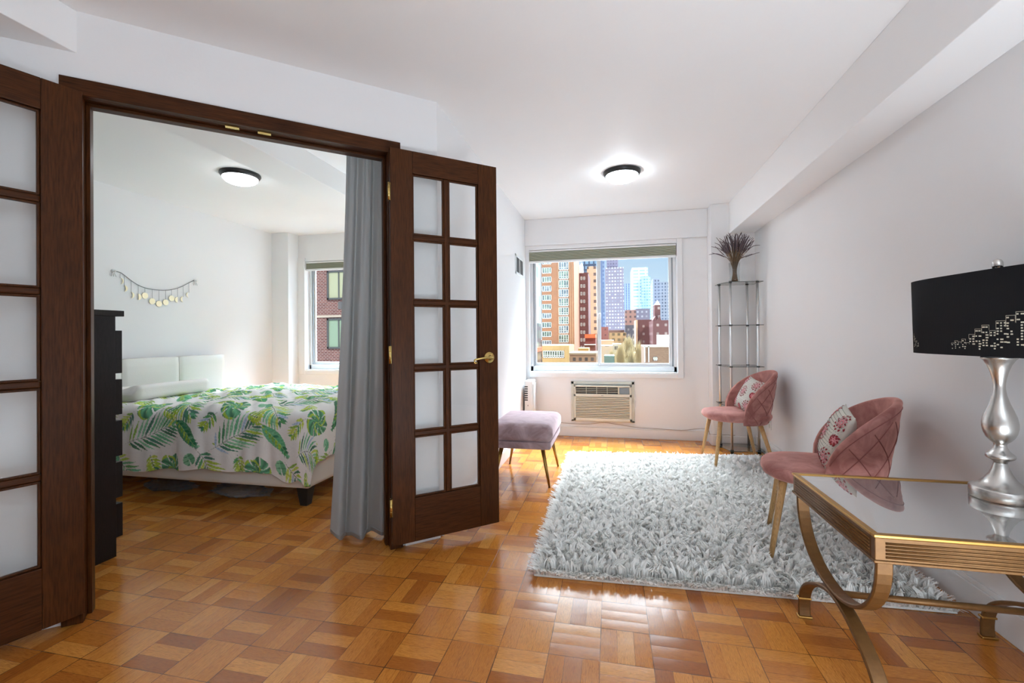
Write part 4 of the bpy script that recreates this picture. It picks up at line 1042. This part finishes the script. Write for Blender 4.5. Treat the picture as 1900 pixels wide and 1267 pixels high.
# ------------------------------------------------------------------ the city beyond the windows
GZ = -26.0
tag(bx(-400, 400, 12, 900, GZ-.5, GZ).build('ground', plain('street_asphalt', (.22, .21, .20), .9)), kind='structure')
def facade(name, wall, win, wx, wz, fx=.5, fz=.5, rnd=.5, win2=None, rough=.6):
    k = NT(name, rough, wall); x, y, z = k.sep(k.oc()); h = k.M('ADD', x, y)
    a = k.M('DIVIDE', h, wx); b = k.M('DIVIDE', z, wz); fa = k.M('FRACT', a); fb = k.M('FRACT', b)
    ia, ib = k.M('FLOOR', a), k.M('FLOOR', b); w = k.white(k.comb(ia, ib, 1.7))
    m_ = k.M('MULTIPLY', k.M('LESS_THAN', k.M('ABSOLUTE', k.M('SUBTRACT', fa, .5)), fx/2), k.M('LESS_THAN', k.M('ABSOLUTE', k.M('SUBTRACT', fb, .5)), fz/2))
    wc = k.mix(k.M('MULTIPLY', w, rnd), win, win2 or tuple(q*.4 for q in win)); nn = k.noise(k.oc(), .25, 3)
    wl = k.mix(nn, tuple(q*.88 for q in wall), tuple(min(1, q*1.1) for q in wall))
    k.col(k.mix(m_, wl, wc)); return k.m
def brickm(name, c1, c2, mortar, s=1.):
    k = NT(name, .85, c1); x, y, z = k.sep(k.oc()); v = k.comb(k.M('ADD', x, y), z, 0.)
    n_ = k.new('TexBrick'); k.L(v, n_.inputs['Vector']); n_.inputs['Scale'].default_value = s
    n_.inputs['Color1'].default_value = (*c1, 1); n_.inputs['Color2'].default_value = (*c2, 1); n_.inputs['Mortar'].default_value = (*mortar, 1)
    n_.inputs['Brick Width'].default_value = .26; n_.inputs['Row Height'].default_value = .11; n_.inputs['Mortar Size'].default_value = .013
    k.L(n_.outputs[0], k.b.inputs['Base Color']); return k.m
WINF = plain('white_window_frame', (.72, .72, .70), .5)
def pane_mat(name, c, c2): 
    k = NT(name, .15, c); f = k.noise(k.oc(), .9, 2); k.col(k.mix(k.ramp(f, [(.4, (0, 0, 0)), (.6, (1, 1, 1))]), c, c2)); return k.m
PG = pane_mat('greenish_window_pane', hexc(118, 132, 112), hexc(60, 70, 66)); PDK = pane_mat('dark_window_pane', hexc(70, 74, 84), hexc(130, 138, 140)); PYL = plain('yellow_drawn_shade', hexc(204, 204, 168), .6); PGR = plain('green_drawn_shade', hexc(168, 190, 162), .6)
def bld(label, x0, x1, yt, Y, depth, mat, name='apartment_building', group=None, zb=GZ, yb=None):
    a, b = at(x0, yt, Y), at(x1, yt, Y); zt_ = at((x0+x1)/2, yt, Y).z; z0 = zb if yb is None else at((x0+x1)/2, yb, Y).z
    r = empty(name, ((a.x+b.x)/2, Y+depth/2, z0), 0, label, 'building', group)
    bx(a.x, b.x, Y, Y+depth, z0, zt_).build('wall', mat, r); r['_'] = 0; del r['_']; return r
def block(r, nm, x0, x1, y0, y1, Y, dep, mat, par=None):
    a, b = at(x0, y0, Y), at(x1, y1, Y); return bx(a.x, b.x, Y, Y+dep, b.z, a.z).build(nm, mat, par or r)
def cwin(r, x0, x1, y0, y1, Y, n, pane, fr=WINF, ft=.10, mid=True):
    a, b = at(x0, y0, Y-.15), at(x1, y1, Y-.15); X0, X1, Z0_, Z1_ = a.x, b.x, b.z, a.z; f = MB(); y_ = Y-.15
    f.box(X0, X1, y_, Y, Z0_, Z0_+ft*1.6); f.box(X0, X1, y_, Y, Z1_-ft, Z1_); f.box(X0, X0+ft, y_, Y, Z0_, Z1_); f.box(X1-ft, X1, y_, Y, Z0_, Z1_)
    for i in range(1, n): xx = X0+(X1-X0)*i/n; f.box(xx-ft/2, xx+ft/2, y_, Y, Z0_, Z1_)
    if mid: f.box(X0, X1, y_, Y, Z0_+(Z1_-Z0_)*.3, Z0_+(Z1_-Z0_)*.3+ft*.7)
    o = f.build('window', fr, r); bx(X0+ft/2, X1-ft/2, y_+.06, Y-.001, Z0_+ft/2, Z1_-ft/2).build('pane', pane, o)
# near left glass building receding along the street
X1_ = at(1003.5, 600, 112).x
r = empty('glass_building', (X1_-8, 75, GZ), 0, 'blue glass building at the far left edge of the window view', 'building')
bx(X1_-16, X1_, 38, 112, 4.2, 40).build('glass_wall', facade('pale_blue_curtain_wall', hexc(205, 218, 224), hexc(120, 160, 180), 3.2, 3.4, .84, .8, .7, hexc(200, 226, 236), .3), r)
bx(X1_-16, X1_, 38, 112, -1.6, 4.2).build('glass_wall', facade('dark_curtain_wall', hexc(96, 92, 98), hexc(120, 140, 130), 3.2, 2.9, .8, .7, .8, hexc(60, 62, 70), .3), r)
bx(X1_-16, X1_+.3, 38, 112, -2.6, -1.6).build('orange_band', plain('orange_netting', hexc(222, 92, 48), .8), r)
bx(X1_-16, X1_, 38, 112, GZ, -2.6).build('glass_wall', facade('bronze_curtain_wall', hexc(88, 76, 74), hexc(170, 150, 110), 2.2, 3., .7, .75, .9, hexc(90, 84, 84), .3), r)
# orange brick tower
OB = brickm('orange_brick', hexc(172, 118, 86), hexc(156, 102, 72), hexc(168, 130, 104), .5)
r = bld('orange brick apartment tower with bay windows, left in the window view', 1004, 1064, 436, 150, 26, OB)
for k in range(10):
    y = 484.0+k*16.85; cwin(r, 1005.6, 1023.2, y-5.2+16.85*0+1, y+5.2+1, 150, 4, PG if k % 3 else PDK, ft=.16, mid=False)
for k in range(10):
    y = 493.5+(k-.0)*16.85-7.6; cwin(r, 1036.6, 1055.2, y, y+14.6, 150, 4, PG if k not in (0, 3, 7) else PDK, ft=.18)
for xx in (1035.4, 1057.5, 1061.0): block(r, 'pilaster', xx, xx+1.0, 440, 640, 149.8, .2, plain('pale_pilaster', hexc(196, 160, 128), .8))
r = bld('low tan podium with a ribbon of windows below the orange brick tower', 1006, 1056, 641, 128, 18, plain('tan_stucco', hexc(188, 156, 106), .9, nscale=2, var=.06), 'podium_building')
cwin(r, 1007, 1047, 650.5, 664, 128, 9, PG, ft=.2, mid=True); block(r, 'parapet_rail', 1006, 1056, 638.5, 639.3, 128, .15, WINF)
# dark red tower
r = bld('dark red brick tower with a white gable top beside the orange tower', 1064, 1091, 506, 178, 20, brickm('dark_red_brick', hexc(112, 70, 68), hexc(94, 58, 60), hexc(110, 74, 72), .45))
g0, g1, g2 = at(1062.5, 507, 177), at(1082, 507, 177), at(1080, 487, 177)
gm = MB(); gm.add([(g0.x, 177, g0.z), (g1.x, 177, g0.z), (g2.x, 177, g2.z), (g0.x, 183, g0.z), (g1.x, 183, g0.z), (g2.x, 183, g2.z)], [(0, 1, 2), (3, 5, 4), (0, 3, 4, 1), (1, 4, 5, 2), (2, 5, 3, 0)])
gm.build('gable', plain('white_render', (.78, .78, .76), .7), r)
for k in range(10):
    for (a, b) in ((1067.5, 1072.5), (1077, 1080.6), (1082.2, 1085.6)):
        y = 513+k*14.3; cwin(r, a, b, y, y+6.4, 178, 2, PDK, ft=.12, mid=False)
bld('dark blue glass tower top behind the red brick tower', 1080, 1106, 478, 300, 30, facade('navy_glass', hexc(60, 72, 96), hexc(120, 150, 176), 3., 3.2, .7, .6, .9), 'office_tower')
r = bld('cream stepped apartment block just left of the window mullion', 1089, 1106, 494, 215, 20, facade('cream_masonry', hexc(206, 168, 138), hexc(120, 100, 96), 3.4, 3.2, .35, .45, .8))
r = bld('low red building with a bright orange roof left of the mullion', 1084.5, 1105, 640, 105, 8, plain('rust_red_wall', hexc(120, 72, 64), .8), 'low_building', yb=None)
block(r, 'scaffold_floor', 1085, 1105, 620, 627, 104, 8, plain('orange_tarpaulin', hexc(226, 104, 62), .8))
block(r, 'upper_storey', 1086, 1105, 627, 640, 105, 7, plain('rust_shade_wall', hexc(120, 56, 48), .8)); block(r, 'white_beam', 1084, 1105, 638.5, 640, 104, 1, WINF)
bld('small tan rooftop block in front of the red building', 1073, 1092, 646, 96, 6, plain('tan_render', hexc(176, 140, 86), .9), 'low_building')
r = bld('brown low building with a stone cornice at the bottom of the left pane', 1056.5, 1106, 657, 84, 9, facade('brown_masonry', hexc(150, 116, 88), hexc(92, 76, 66), 1.1, 1.3, .5, .5, .8), 'low_building')
block(r, 'cornice', 1056, 1106, 654.5, 657.5, 83.6, 9.6, plain('stone_cornice', hexc(160, 140, 112), .8))
# right pane
bld('narrow blue-grey slab tower right beside the mullion', 1110.5, 1121.5, 483, 340, 26, facade('blue_grey_cladding', hexc(112, 128, 158), hexc(150, 166, 190), 2.6, 3., .4, .5, .7), 'office_tower')
r = bld('tall lavender-grey tower with a dense grid of windows, centre of the view', 1121, 1157, 496, 410, 34, facade('lavender_grey_concrete', hexc(142, 134, 150), hexc(222, 226, 234), 2.45, 2.95, .58, .42, .9, hexc(120, 122, 142)), 'office_tower')
block(r, 'crown', 1125.5, 1147, 483, 496.2, 414, 22, facade('crown_concrete', hexc(136, 130, 150), hexc(110, 106, 128), 2.4, 3., .5, .5, .4)); block(r, 'penthouse', 1128, 1142, 478, 483.5, 418, 16, plain('grey_lilac', hexc(140, 136, 156), .8))
bld('plain blue-grey tower behind, between the lavender and glass towers', 1156, 1174, 526, 640, 40, facade('striped_blue_grey', hexc(138, 156, 186), hexc(96, 110, 146), 3.4, 3.2, .45, .9, .2), 'office_tower')
r = bld('pale white-blue glass skyscraper with a stepped top', 1172.5, 1202, 496, 520, 40, facade('white_blue_glass', hexc(226, 238, 244), hexc(150, 190, 216), 7., 3.6, .8, .45, .8, hexc(205, 225, 236), .3), 'office_tower')
block(r, 'shoulder', 1190.5, 1207.5, 512.5, 600, 512, 8, facade('teal_glass', hexc(180, 206, 216), hexc(110, 160, 184), 2.8, 3.2, .7, .5, .8, hexc(170, 200, 214), .3))
bld('grey tower at the right of the window view, taller of the pair', 1211.5, 1223.5, 517, 450, 18, facade('grey_masonry', hexc(142, 152, 170), hexc(96, 106, 130), 2.8, 3.1, .45, .5, .7), 'office_tower')
bld('grey tower at the right edge of the view, lower of the pair', 1223.5, 1242, 523, 472, 22, facade('grey_masonry_warm', hexc(150, 156, 168), hexc(100, 112, 134), 2.9, 3.2, .5, .55, .7), 'office_tower')
bld('thin white chimney-like tower between the glass and grey towers', 1208.6, 1211.2, 527, 500, 8, plain('white_masonry', (.7, .72, .74), .8), 'office_tower')
bld('tan brick block below the lavender tower', 1160, 1180, 575, 270, 18, facade('tan_brick_windows', hexc(150, 116, 106), hexc(90, 76, 80), 2.6, 2.8, .4, .45, .8))
bld('grey block below the glass skyscraper', 1179.5, 1206, 572.5, 300, 18, facade('slate_windows', hexc(118, 116, 134), hexc(176, 178, 190), 2.7, 2.9, .4, .4, .9))
bld('dark slate block in front of the tan brick block', 1160, 1183, 603, 225, 14, facade('dark_slate_windows', hexc(84, 82, 92), hexc(150, 146, 150), 2.4, 2.6, .35, .4, .9))
DR = facade('oxblood_brick', hexc(104, 66, 66), hexc(176, 160, 156), 2.6, 2.9, .3, .3, .8)
r = bld('dark oxblood brick block with a cream side strip', 1182.5, 1210.5, 593, 176, 12, DR)
block(r, 'side_strip', 1179.5, 1183.5, 593.5, 645, 175, 12, plain('cream_side_wall', hexc(214, 190, 160), .8))
r = bld('oxblood brick building with gables and a slender tower at the right', 1211.5, 1242, 594, 158, 16, DR, 'brick_building')
block(r, 'tower', 1214.5, 1225.5, 566, 596, 160, 6, DR)
a, b, c = at(1214.5, 566, 160), at(1225.5, 566, 160), at(1220, 556.5, 163)
MB().add([(a.x, 160, a.z), (b.x, 160, a.z), (b.x, 166, a.z), (a.x, 166, a.z), (c.x, 163, c.z)], [(0, 1, 4), (1, 2, 4), (2, 3, 4), (3, 0, 4), (0, 3, 2, 1)]).build('tower_roof', plain('dark_roof', hexc(96, 70, 76), .8), r)
for (u0, u1) in ((1211.5, 1219), (1219, 1227)):
    a, b, c = at(u0, 594, 157.9), at(u1, 594, 157.9), at((u0+u1)/2+1, 586, 157.9)
    MB().add([(a.x, 157.9, a.z), (b.x, 157.9, a.z), (c.x, 157.9, c.z), (a.x, 164, a.z), (b.x, 164, a.z), (c.x, 164, c.z)], [(0, 1, 2), (3, 5, 4), (0, 3, 4, 1), (1, 4, 5, 2), (2, 5, 3, 0)]).build('gable', DR, r)
bld('small white rooftop block at the right edge of the view', 1224, 1242, 621, 108, 7, plain('bright_white_render', (.8, .79, .76), .7), 'low_building')
r = bld('low brown brick building with white trim at the bottom right of the view', 1196, 1243, 643, 88, 10, brickm('brown_brick', hexc(150, 116, 90), hexc(128, 96, 76), hexc(160, 140, 120), .8), 'low_building')
for (u0, u1) in ((1195, 1197.5), (1202.5, 1205)): block(r, 'white_trim', u0, u1, 641, 672, 87.8, .3, WINF)
block(r, 'coping', 1196, 1243, 642, 644, 87.8, 10, plain('cream_coping', hexc(222, 212, 190), .7)); cwin(r, 1212, 1220, 662, 669, 88, 2, PYL, ft=.12, mid=False)
bld('dull red brick block right of the mullion', 1112, 1128.5, 606.5, 215, 14, facade('dull_red_brick', hexc(146, 96, 92), hexc(120, 80, 80), 2.5, 2.6, .3, .3, .5))
bld('long low building with a salmon roof terrace', 1112, 1139, 631, 150, 10, plain('salmon_roof', hexc(222, 160, 132), .8), 'low_building')
bld('pale jumble of rooftop penthouses left of the bare trees', 1112, 1137, 641, 118, 10, facade('pale_roof_blocks', hexc(196, 182, 158), hexc(120, 112, 100), 1.9, 1.7, .5, .5, .9, hexc(226, 216, 196)), 'low_building')
bld('grey rooftop block with dark windows beside the bare trees', 1137, 1153, 638, 122, 8, facade('grey_roof_blocks', hexc(176, 168, 152), hexc(96, 92, 86), 1.7, 1.9, .5, .5, .9), 'low_building')
bld('tan rooftops behind the bare trees', 1130, 1162, 617, 190, 12, facade('tan_roof_blocks', hexc(190, 168, 128), hexc(128, 120, 96), 2.2, 2.2, .5, .5, .9), 'low_building')
bld('dark row of buildings filling the gap below the towers', 1104, 1240, 612, 240, 10, facade('mixed_brick_row', hexc(132, 108, 98), hexc(92, 84, 84), 3.1, 2.9, .45, .45, .9, hexc(190, 180, 170)), 'low_building')
bld('row of low rooftops at the foot of the view', 1104, 1240, 655, 135, 10, facade('low_roof_row', hexc(178, 160, 132), hexc(104, 98, 88), 1.6, 1.5, .5, .45, .9), 'low_building')
bld('low buildings at the foot of the view behind the left pane', 985, 1106, 630, 204, 8, facade('low_brick_row', hexc(140, 110, 90), hexc(100, 90, 80), 3, 2.8, .45, .45, .9), 'low_building')
# bare trees
TWIG = plain('pale_twigs', hexc(186, 170, 134), .9, var=.2); GRN = plain('green_copper_roof', hexc(104, 124, 112), .8)
def tree(px, ytop, Y, wpx, seed, label):
    R_ = random.Random(seed); top_ = at(px, ytop, Y); h0 = top_.z-GZ; rad = wpx/834*Y; mb = MB()
    r = empty('bare_tree', (top_.x, Y, GZ), 0, label, 'tree', 'bare trees between the rooftops')
    MB().tube([(top_.x, Y, GZ), (top_.x, Y, GZ+h0*.55)], [.28, .16], 7).build('trunk', TWIG, r)
    for i in range(420):
        a = R_.random()*2*PI; q = R_.random()**.6; e_ = R_.random()
        c = Vector((top_.x, Y, GZ+h0*(.45+.2*R_.random()))); zz = GZ+h0*(.62+.38*math.sqrt(max(0, 1-q*q))*e_**.5); 
        t_ = Vector((top_.x+math.cos(a)*rad*q, Y+math.sin(a)*rad*q*.6, zz)); m_ = c.lerp(t_, .6)+Vector((R_.uniform(-.4, .4), 0, R_.uniform(0, .5)))
        mb.tube([c, m_, t_], [.05, .035, .02], 3, caps=False)
        for k in range(3): mb.tube([m_.lerp(t_, .5), t_+Vector((R_.uniform(-.7, .7), R_.uniform(-.5, .5), R_.uniform(.0, .7)))], [.025, .015], 3, caps=False)
    mb.build('branches', TWIG, r)
for i, (px, yt, Y, w_, lb) in enumerate(((1166, 620, 112, 14, 'pale bare tree, tallest of the group in the middle of the right pane'), (1184, 632, 104, 11, 'pale bare tree right of the tallest bare tree'), (1151, 634, 108, 11, 'pale bare tree left of the tallest bare tree'), (1170, 645, 92, 11, 'low pale bare tree in front of the other bare trees'), (1135, 646, 100, 9, 'small bare tree in front of the rooftop penthouses'))): tree(px, yt, Y, w_, i+3, lb)
bld('small building with a green copper roof at the bottom centre', 1121, 1140, 660, 86, 5, GRN, 'low_building')
# brick building opposite the bedroom window
RB = brickm('red_brown_brick', hexc(150, 92, 84), hexc(122, 70, 66), hexc(196, 178, 170), 1.)
a, b = at(560, 600, 27), at(640, 600, 27); X1b = b.x+10
r = empty('brick_building', ((a.x-8+X1b)/2, 31, GZ), 0, 'red-brown brick building facing the bedroom window', 'building')
bx(a.x-8, X1b, 27, 34, GZ, 12.5).build('wall', RB, r)
GFR = plain('dark_grey_window_frame', hexc(98, 98, 98), .5)
for dx in (0, 3.4):
    for (y0, y1, pm_) in ((415, 468, PGR), (503, 556.5, PYL), (591, 647, PGR), (679, 735, PYL)):
        p, q = at(608.5, y0, 27), at(608.5, y1, 27); mb = MB(); X0 = p.x+dx; w_ = 1.75; ft = .12
        mb.box(X0, X0+w_, 26.86, 27, q.z, q.z+ft); mb.box(X0, X0+w_, 26.86, 27, p.z-ft, p.z); mb.box(X0, X0+ft, 26.86, 27, q.z, p.z); mb.box(X0+w_-ft, X0+w_, 26.86, 27, q.z, p.z); mb.box(X0+w_*.5-.04, X0+w_*.5+.04, 26.88, 27, q.z, p.z)
        o = mb.build('window', GFR, r); bx(X0+ft/2, X0+w_-ft/2, 26.93, 26.999, q.z+ft/2, p.z-ft/2).build('pane', pm_, o)
for y in (586.5, 498.5-0): pass
for y in (587, 675, 411): p = at(600, y, 27); bx(a.x-8, X1b, 26.9, 27, p.z-.07, p.z+.07).build('stone_band', plain('cream_stone_band', hexc(226, 206, 186), .8), r)
p = at(628, 560, 27); bx(p.x, p.x+.9, 26.95, 27, p.z-.5, p.z).build('air_grille', plain('grey_air_grille', hexc(120, 116, 116), .6), r)

# ------------------------------------------------------------------ world, sun, lights
wd = bpy.data.worlds.new('sky'); bpy.context.scene.world = wd; wd.use_nodes = True; t = wd.node_tree; n = t.nodes
bg = n['Background']; tc = n.new('ShaderNodeTexCoord'); sp_ = n.new('ShaderNodeSeparateXYZ'); t.links.new(tc.outputs['Generated'], sp_.inputs[0])
def wm(op, a, b=0., c=0.):
    q = n.new('ShaderNodeMath'); q.operation = op
    for i, v_ in enumerate((a, b, c)):
        if isinstance(v_, (int, float)): q.inputs[i].default_value = v_
        else: t.links.new(v_, q.inputs[i])
    return q.outputs[0]
ns = n.new('ShaderNodeTexNoise'); mp = n.new('ShaderNodeMapping'); mp.inputs['Scale'].default_value = (1.5, 1.5, 9); t.links.new(tc.outputs['Generated'], mp.inputs[0]); t.links.new(mp.outputs[0], ns.inputs['Vector']); ns.inputs['Scale'].default_value = 2.2; ns.inputs['Detail'].default_value = 5
rp = n.new('ShaderNodeValToRGB'); t.links.new(sp_.outputs[2], rp.inputs[0]); e = rp.color_ramp.elements
e[0].position = 0; e[0].color = (.80, .90, .98, 1); e[1].position = .22; e[1].color = (.44, .70, .99, 1); q_ = e.new(.09); q_.color = (.64, .82, .98, 1)
mx = n.new('ShaderNodeMix'); mx.data_type = 'RGBA'; t.links.new(wm('MULTIPLY', wm('SUBTRACT', ns.outputs['Fac'], .45), .9), mx.inputs[0]); t.links.new(rp.outputs[0], mx.inputs[6]); mx.inputs[7].default_value = (.9, .93, .96, 1)
# high sky patch beyond the windows, brightened to throw more light indoors
up_ = n.new('ShaderNodeMapRange'); up_.interpolation_type = 'SMOOTHSTEP'; t.links.new(sp_.outputs[2], up_.inputs[0]); up_.inputs[1].default_value = .21; up_.inputs[2].default_value = .34
hi_ = n.new('ShaderNodeMapRange'); hi_.interpolation_type = 'SMOOTHSTEP'; t.links.new(sp_.outputs[2], hi_.inputs[0]); hi_.inputs[1].default_value = .50; hi_.inputs[2].default_value = .68
fx_ = n.new('ShaderNodeMapRange'); fx_.interpolation_type = 'SMOOTHSTEP'; t.links.new(wm('ABSOLUTE', sp_.outputs[0]), fx_.inputs[0]); fx_.inputs[1].default_value = .62; fx_.inputs[2].default_value = .30
fy_ = n.new('ShaderNodeMapRange'); fy_.interpolation_type = 'SMOOTHSTEP'; t.links.new(sp_.outputs[1], fy_.inputs[0]); fy_.inputs[1].default_value = .0; fy_.inputs[2].default_value = .35
SKYK = 6.0; SKYH = 52.0
k_ = wm('MULTIPLY', up_.outputs[0], wm('MULTIPLY', fy_.outputs[0], fx_.outputs[0])); st_ = wm('ADD', .58, wm('MULTIPLY', k_, wm('ADD', SKYK, wm('MULTIPLY', hi_.outputs[0], SKYH))))
m3 = n.new('ShaderNodeMix'); m3.data_type = 'RGBA'; t.links.new(k_, m3.inputs[0]); t.links.new(mx.outputs[2], m3.inputs[6]); m3.inputs[7].default_value = (.80, .91, 1.0, 1)
t.links.new(m3.outputs[2], bg.inputs[0]); t.links.new(st_, bg.inputs[1])
sl = bpy.data.lights.new('sun', 'SUN'); sl.energy = 1.35; sl.angle = .01; sl.color = (1, .93, .82); so2 = bpy.data.objects.new('sun', sl); C.objects.link(so2)
so2.rotation_euler = Vector((-.45, .75, -.62)).to_track_quat('-Z', 'Y').to_euler()
def area(name, loc, d, sx, sy, e_, col=(1, 1, 1)):
    l = bpy.data.lights.new(name, 'AREA'); l.shape = 'RECTANGLE'; l.size = sx; l.size_y = sy; l.energy = e_; l.color = col
    o = bpy.data.objects.new(name, l); C.objects.link(o); o.location = loc; o.rotation_euler = Vector(d).to_track_quat('-Z', 'Y').to_euler(); return o
area('rear_fill_light', (.75, -1.2, 1.5), (0, 0, 1), 1.2, 1.2, 28, (.74, .88, 1.0))  # added fill, stands in for flash bounced off the rear ceiling
area('ceiling_fill_light', (.95, .15, .2), (.22, .35, 1), .8, .9, 30, (.76, .89, 1.0))  # unseen fill added to brighten the ceiling; no such lamp stands here
area('bedroom_fill_light', (-1.65, 3.8, .8), (0, 0, 1), .7, 1.6, 12, (.84, .93, 1.0))  # hidden fill light added to lift the bedroom ceiling
sc = bpy.context.scene
sc.view_settings.view_transform = 'Standard'; sc.view_settings.look = 'None'; sc.view_settings.gamma = 1; sc.view_settings.use_curve_mapping = False
sc.view_settings.exposure = 0.70
cy = sc.cycles; cy.use_denoising = True; cy.max_bounces = 10; cy.diffuse_bounces = 6; cy.glossy_bounces = 4; cy.transmission_bounces = 6; cy.transparent_max_bounces = 16
cy.sample_clamp_indirect = 6; cy.caustics_reflective = False; cy.caustics_refractive = False
try: cy.denoiser = 'OPENIMAGEDENOISE'
except Exception: pass
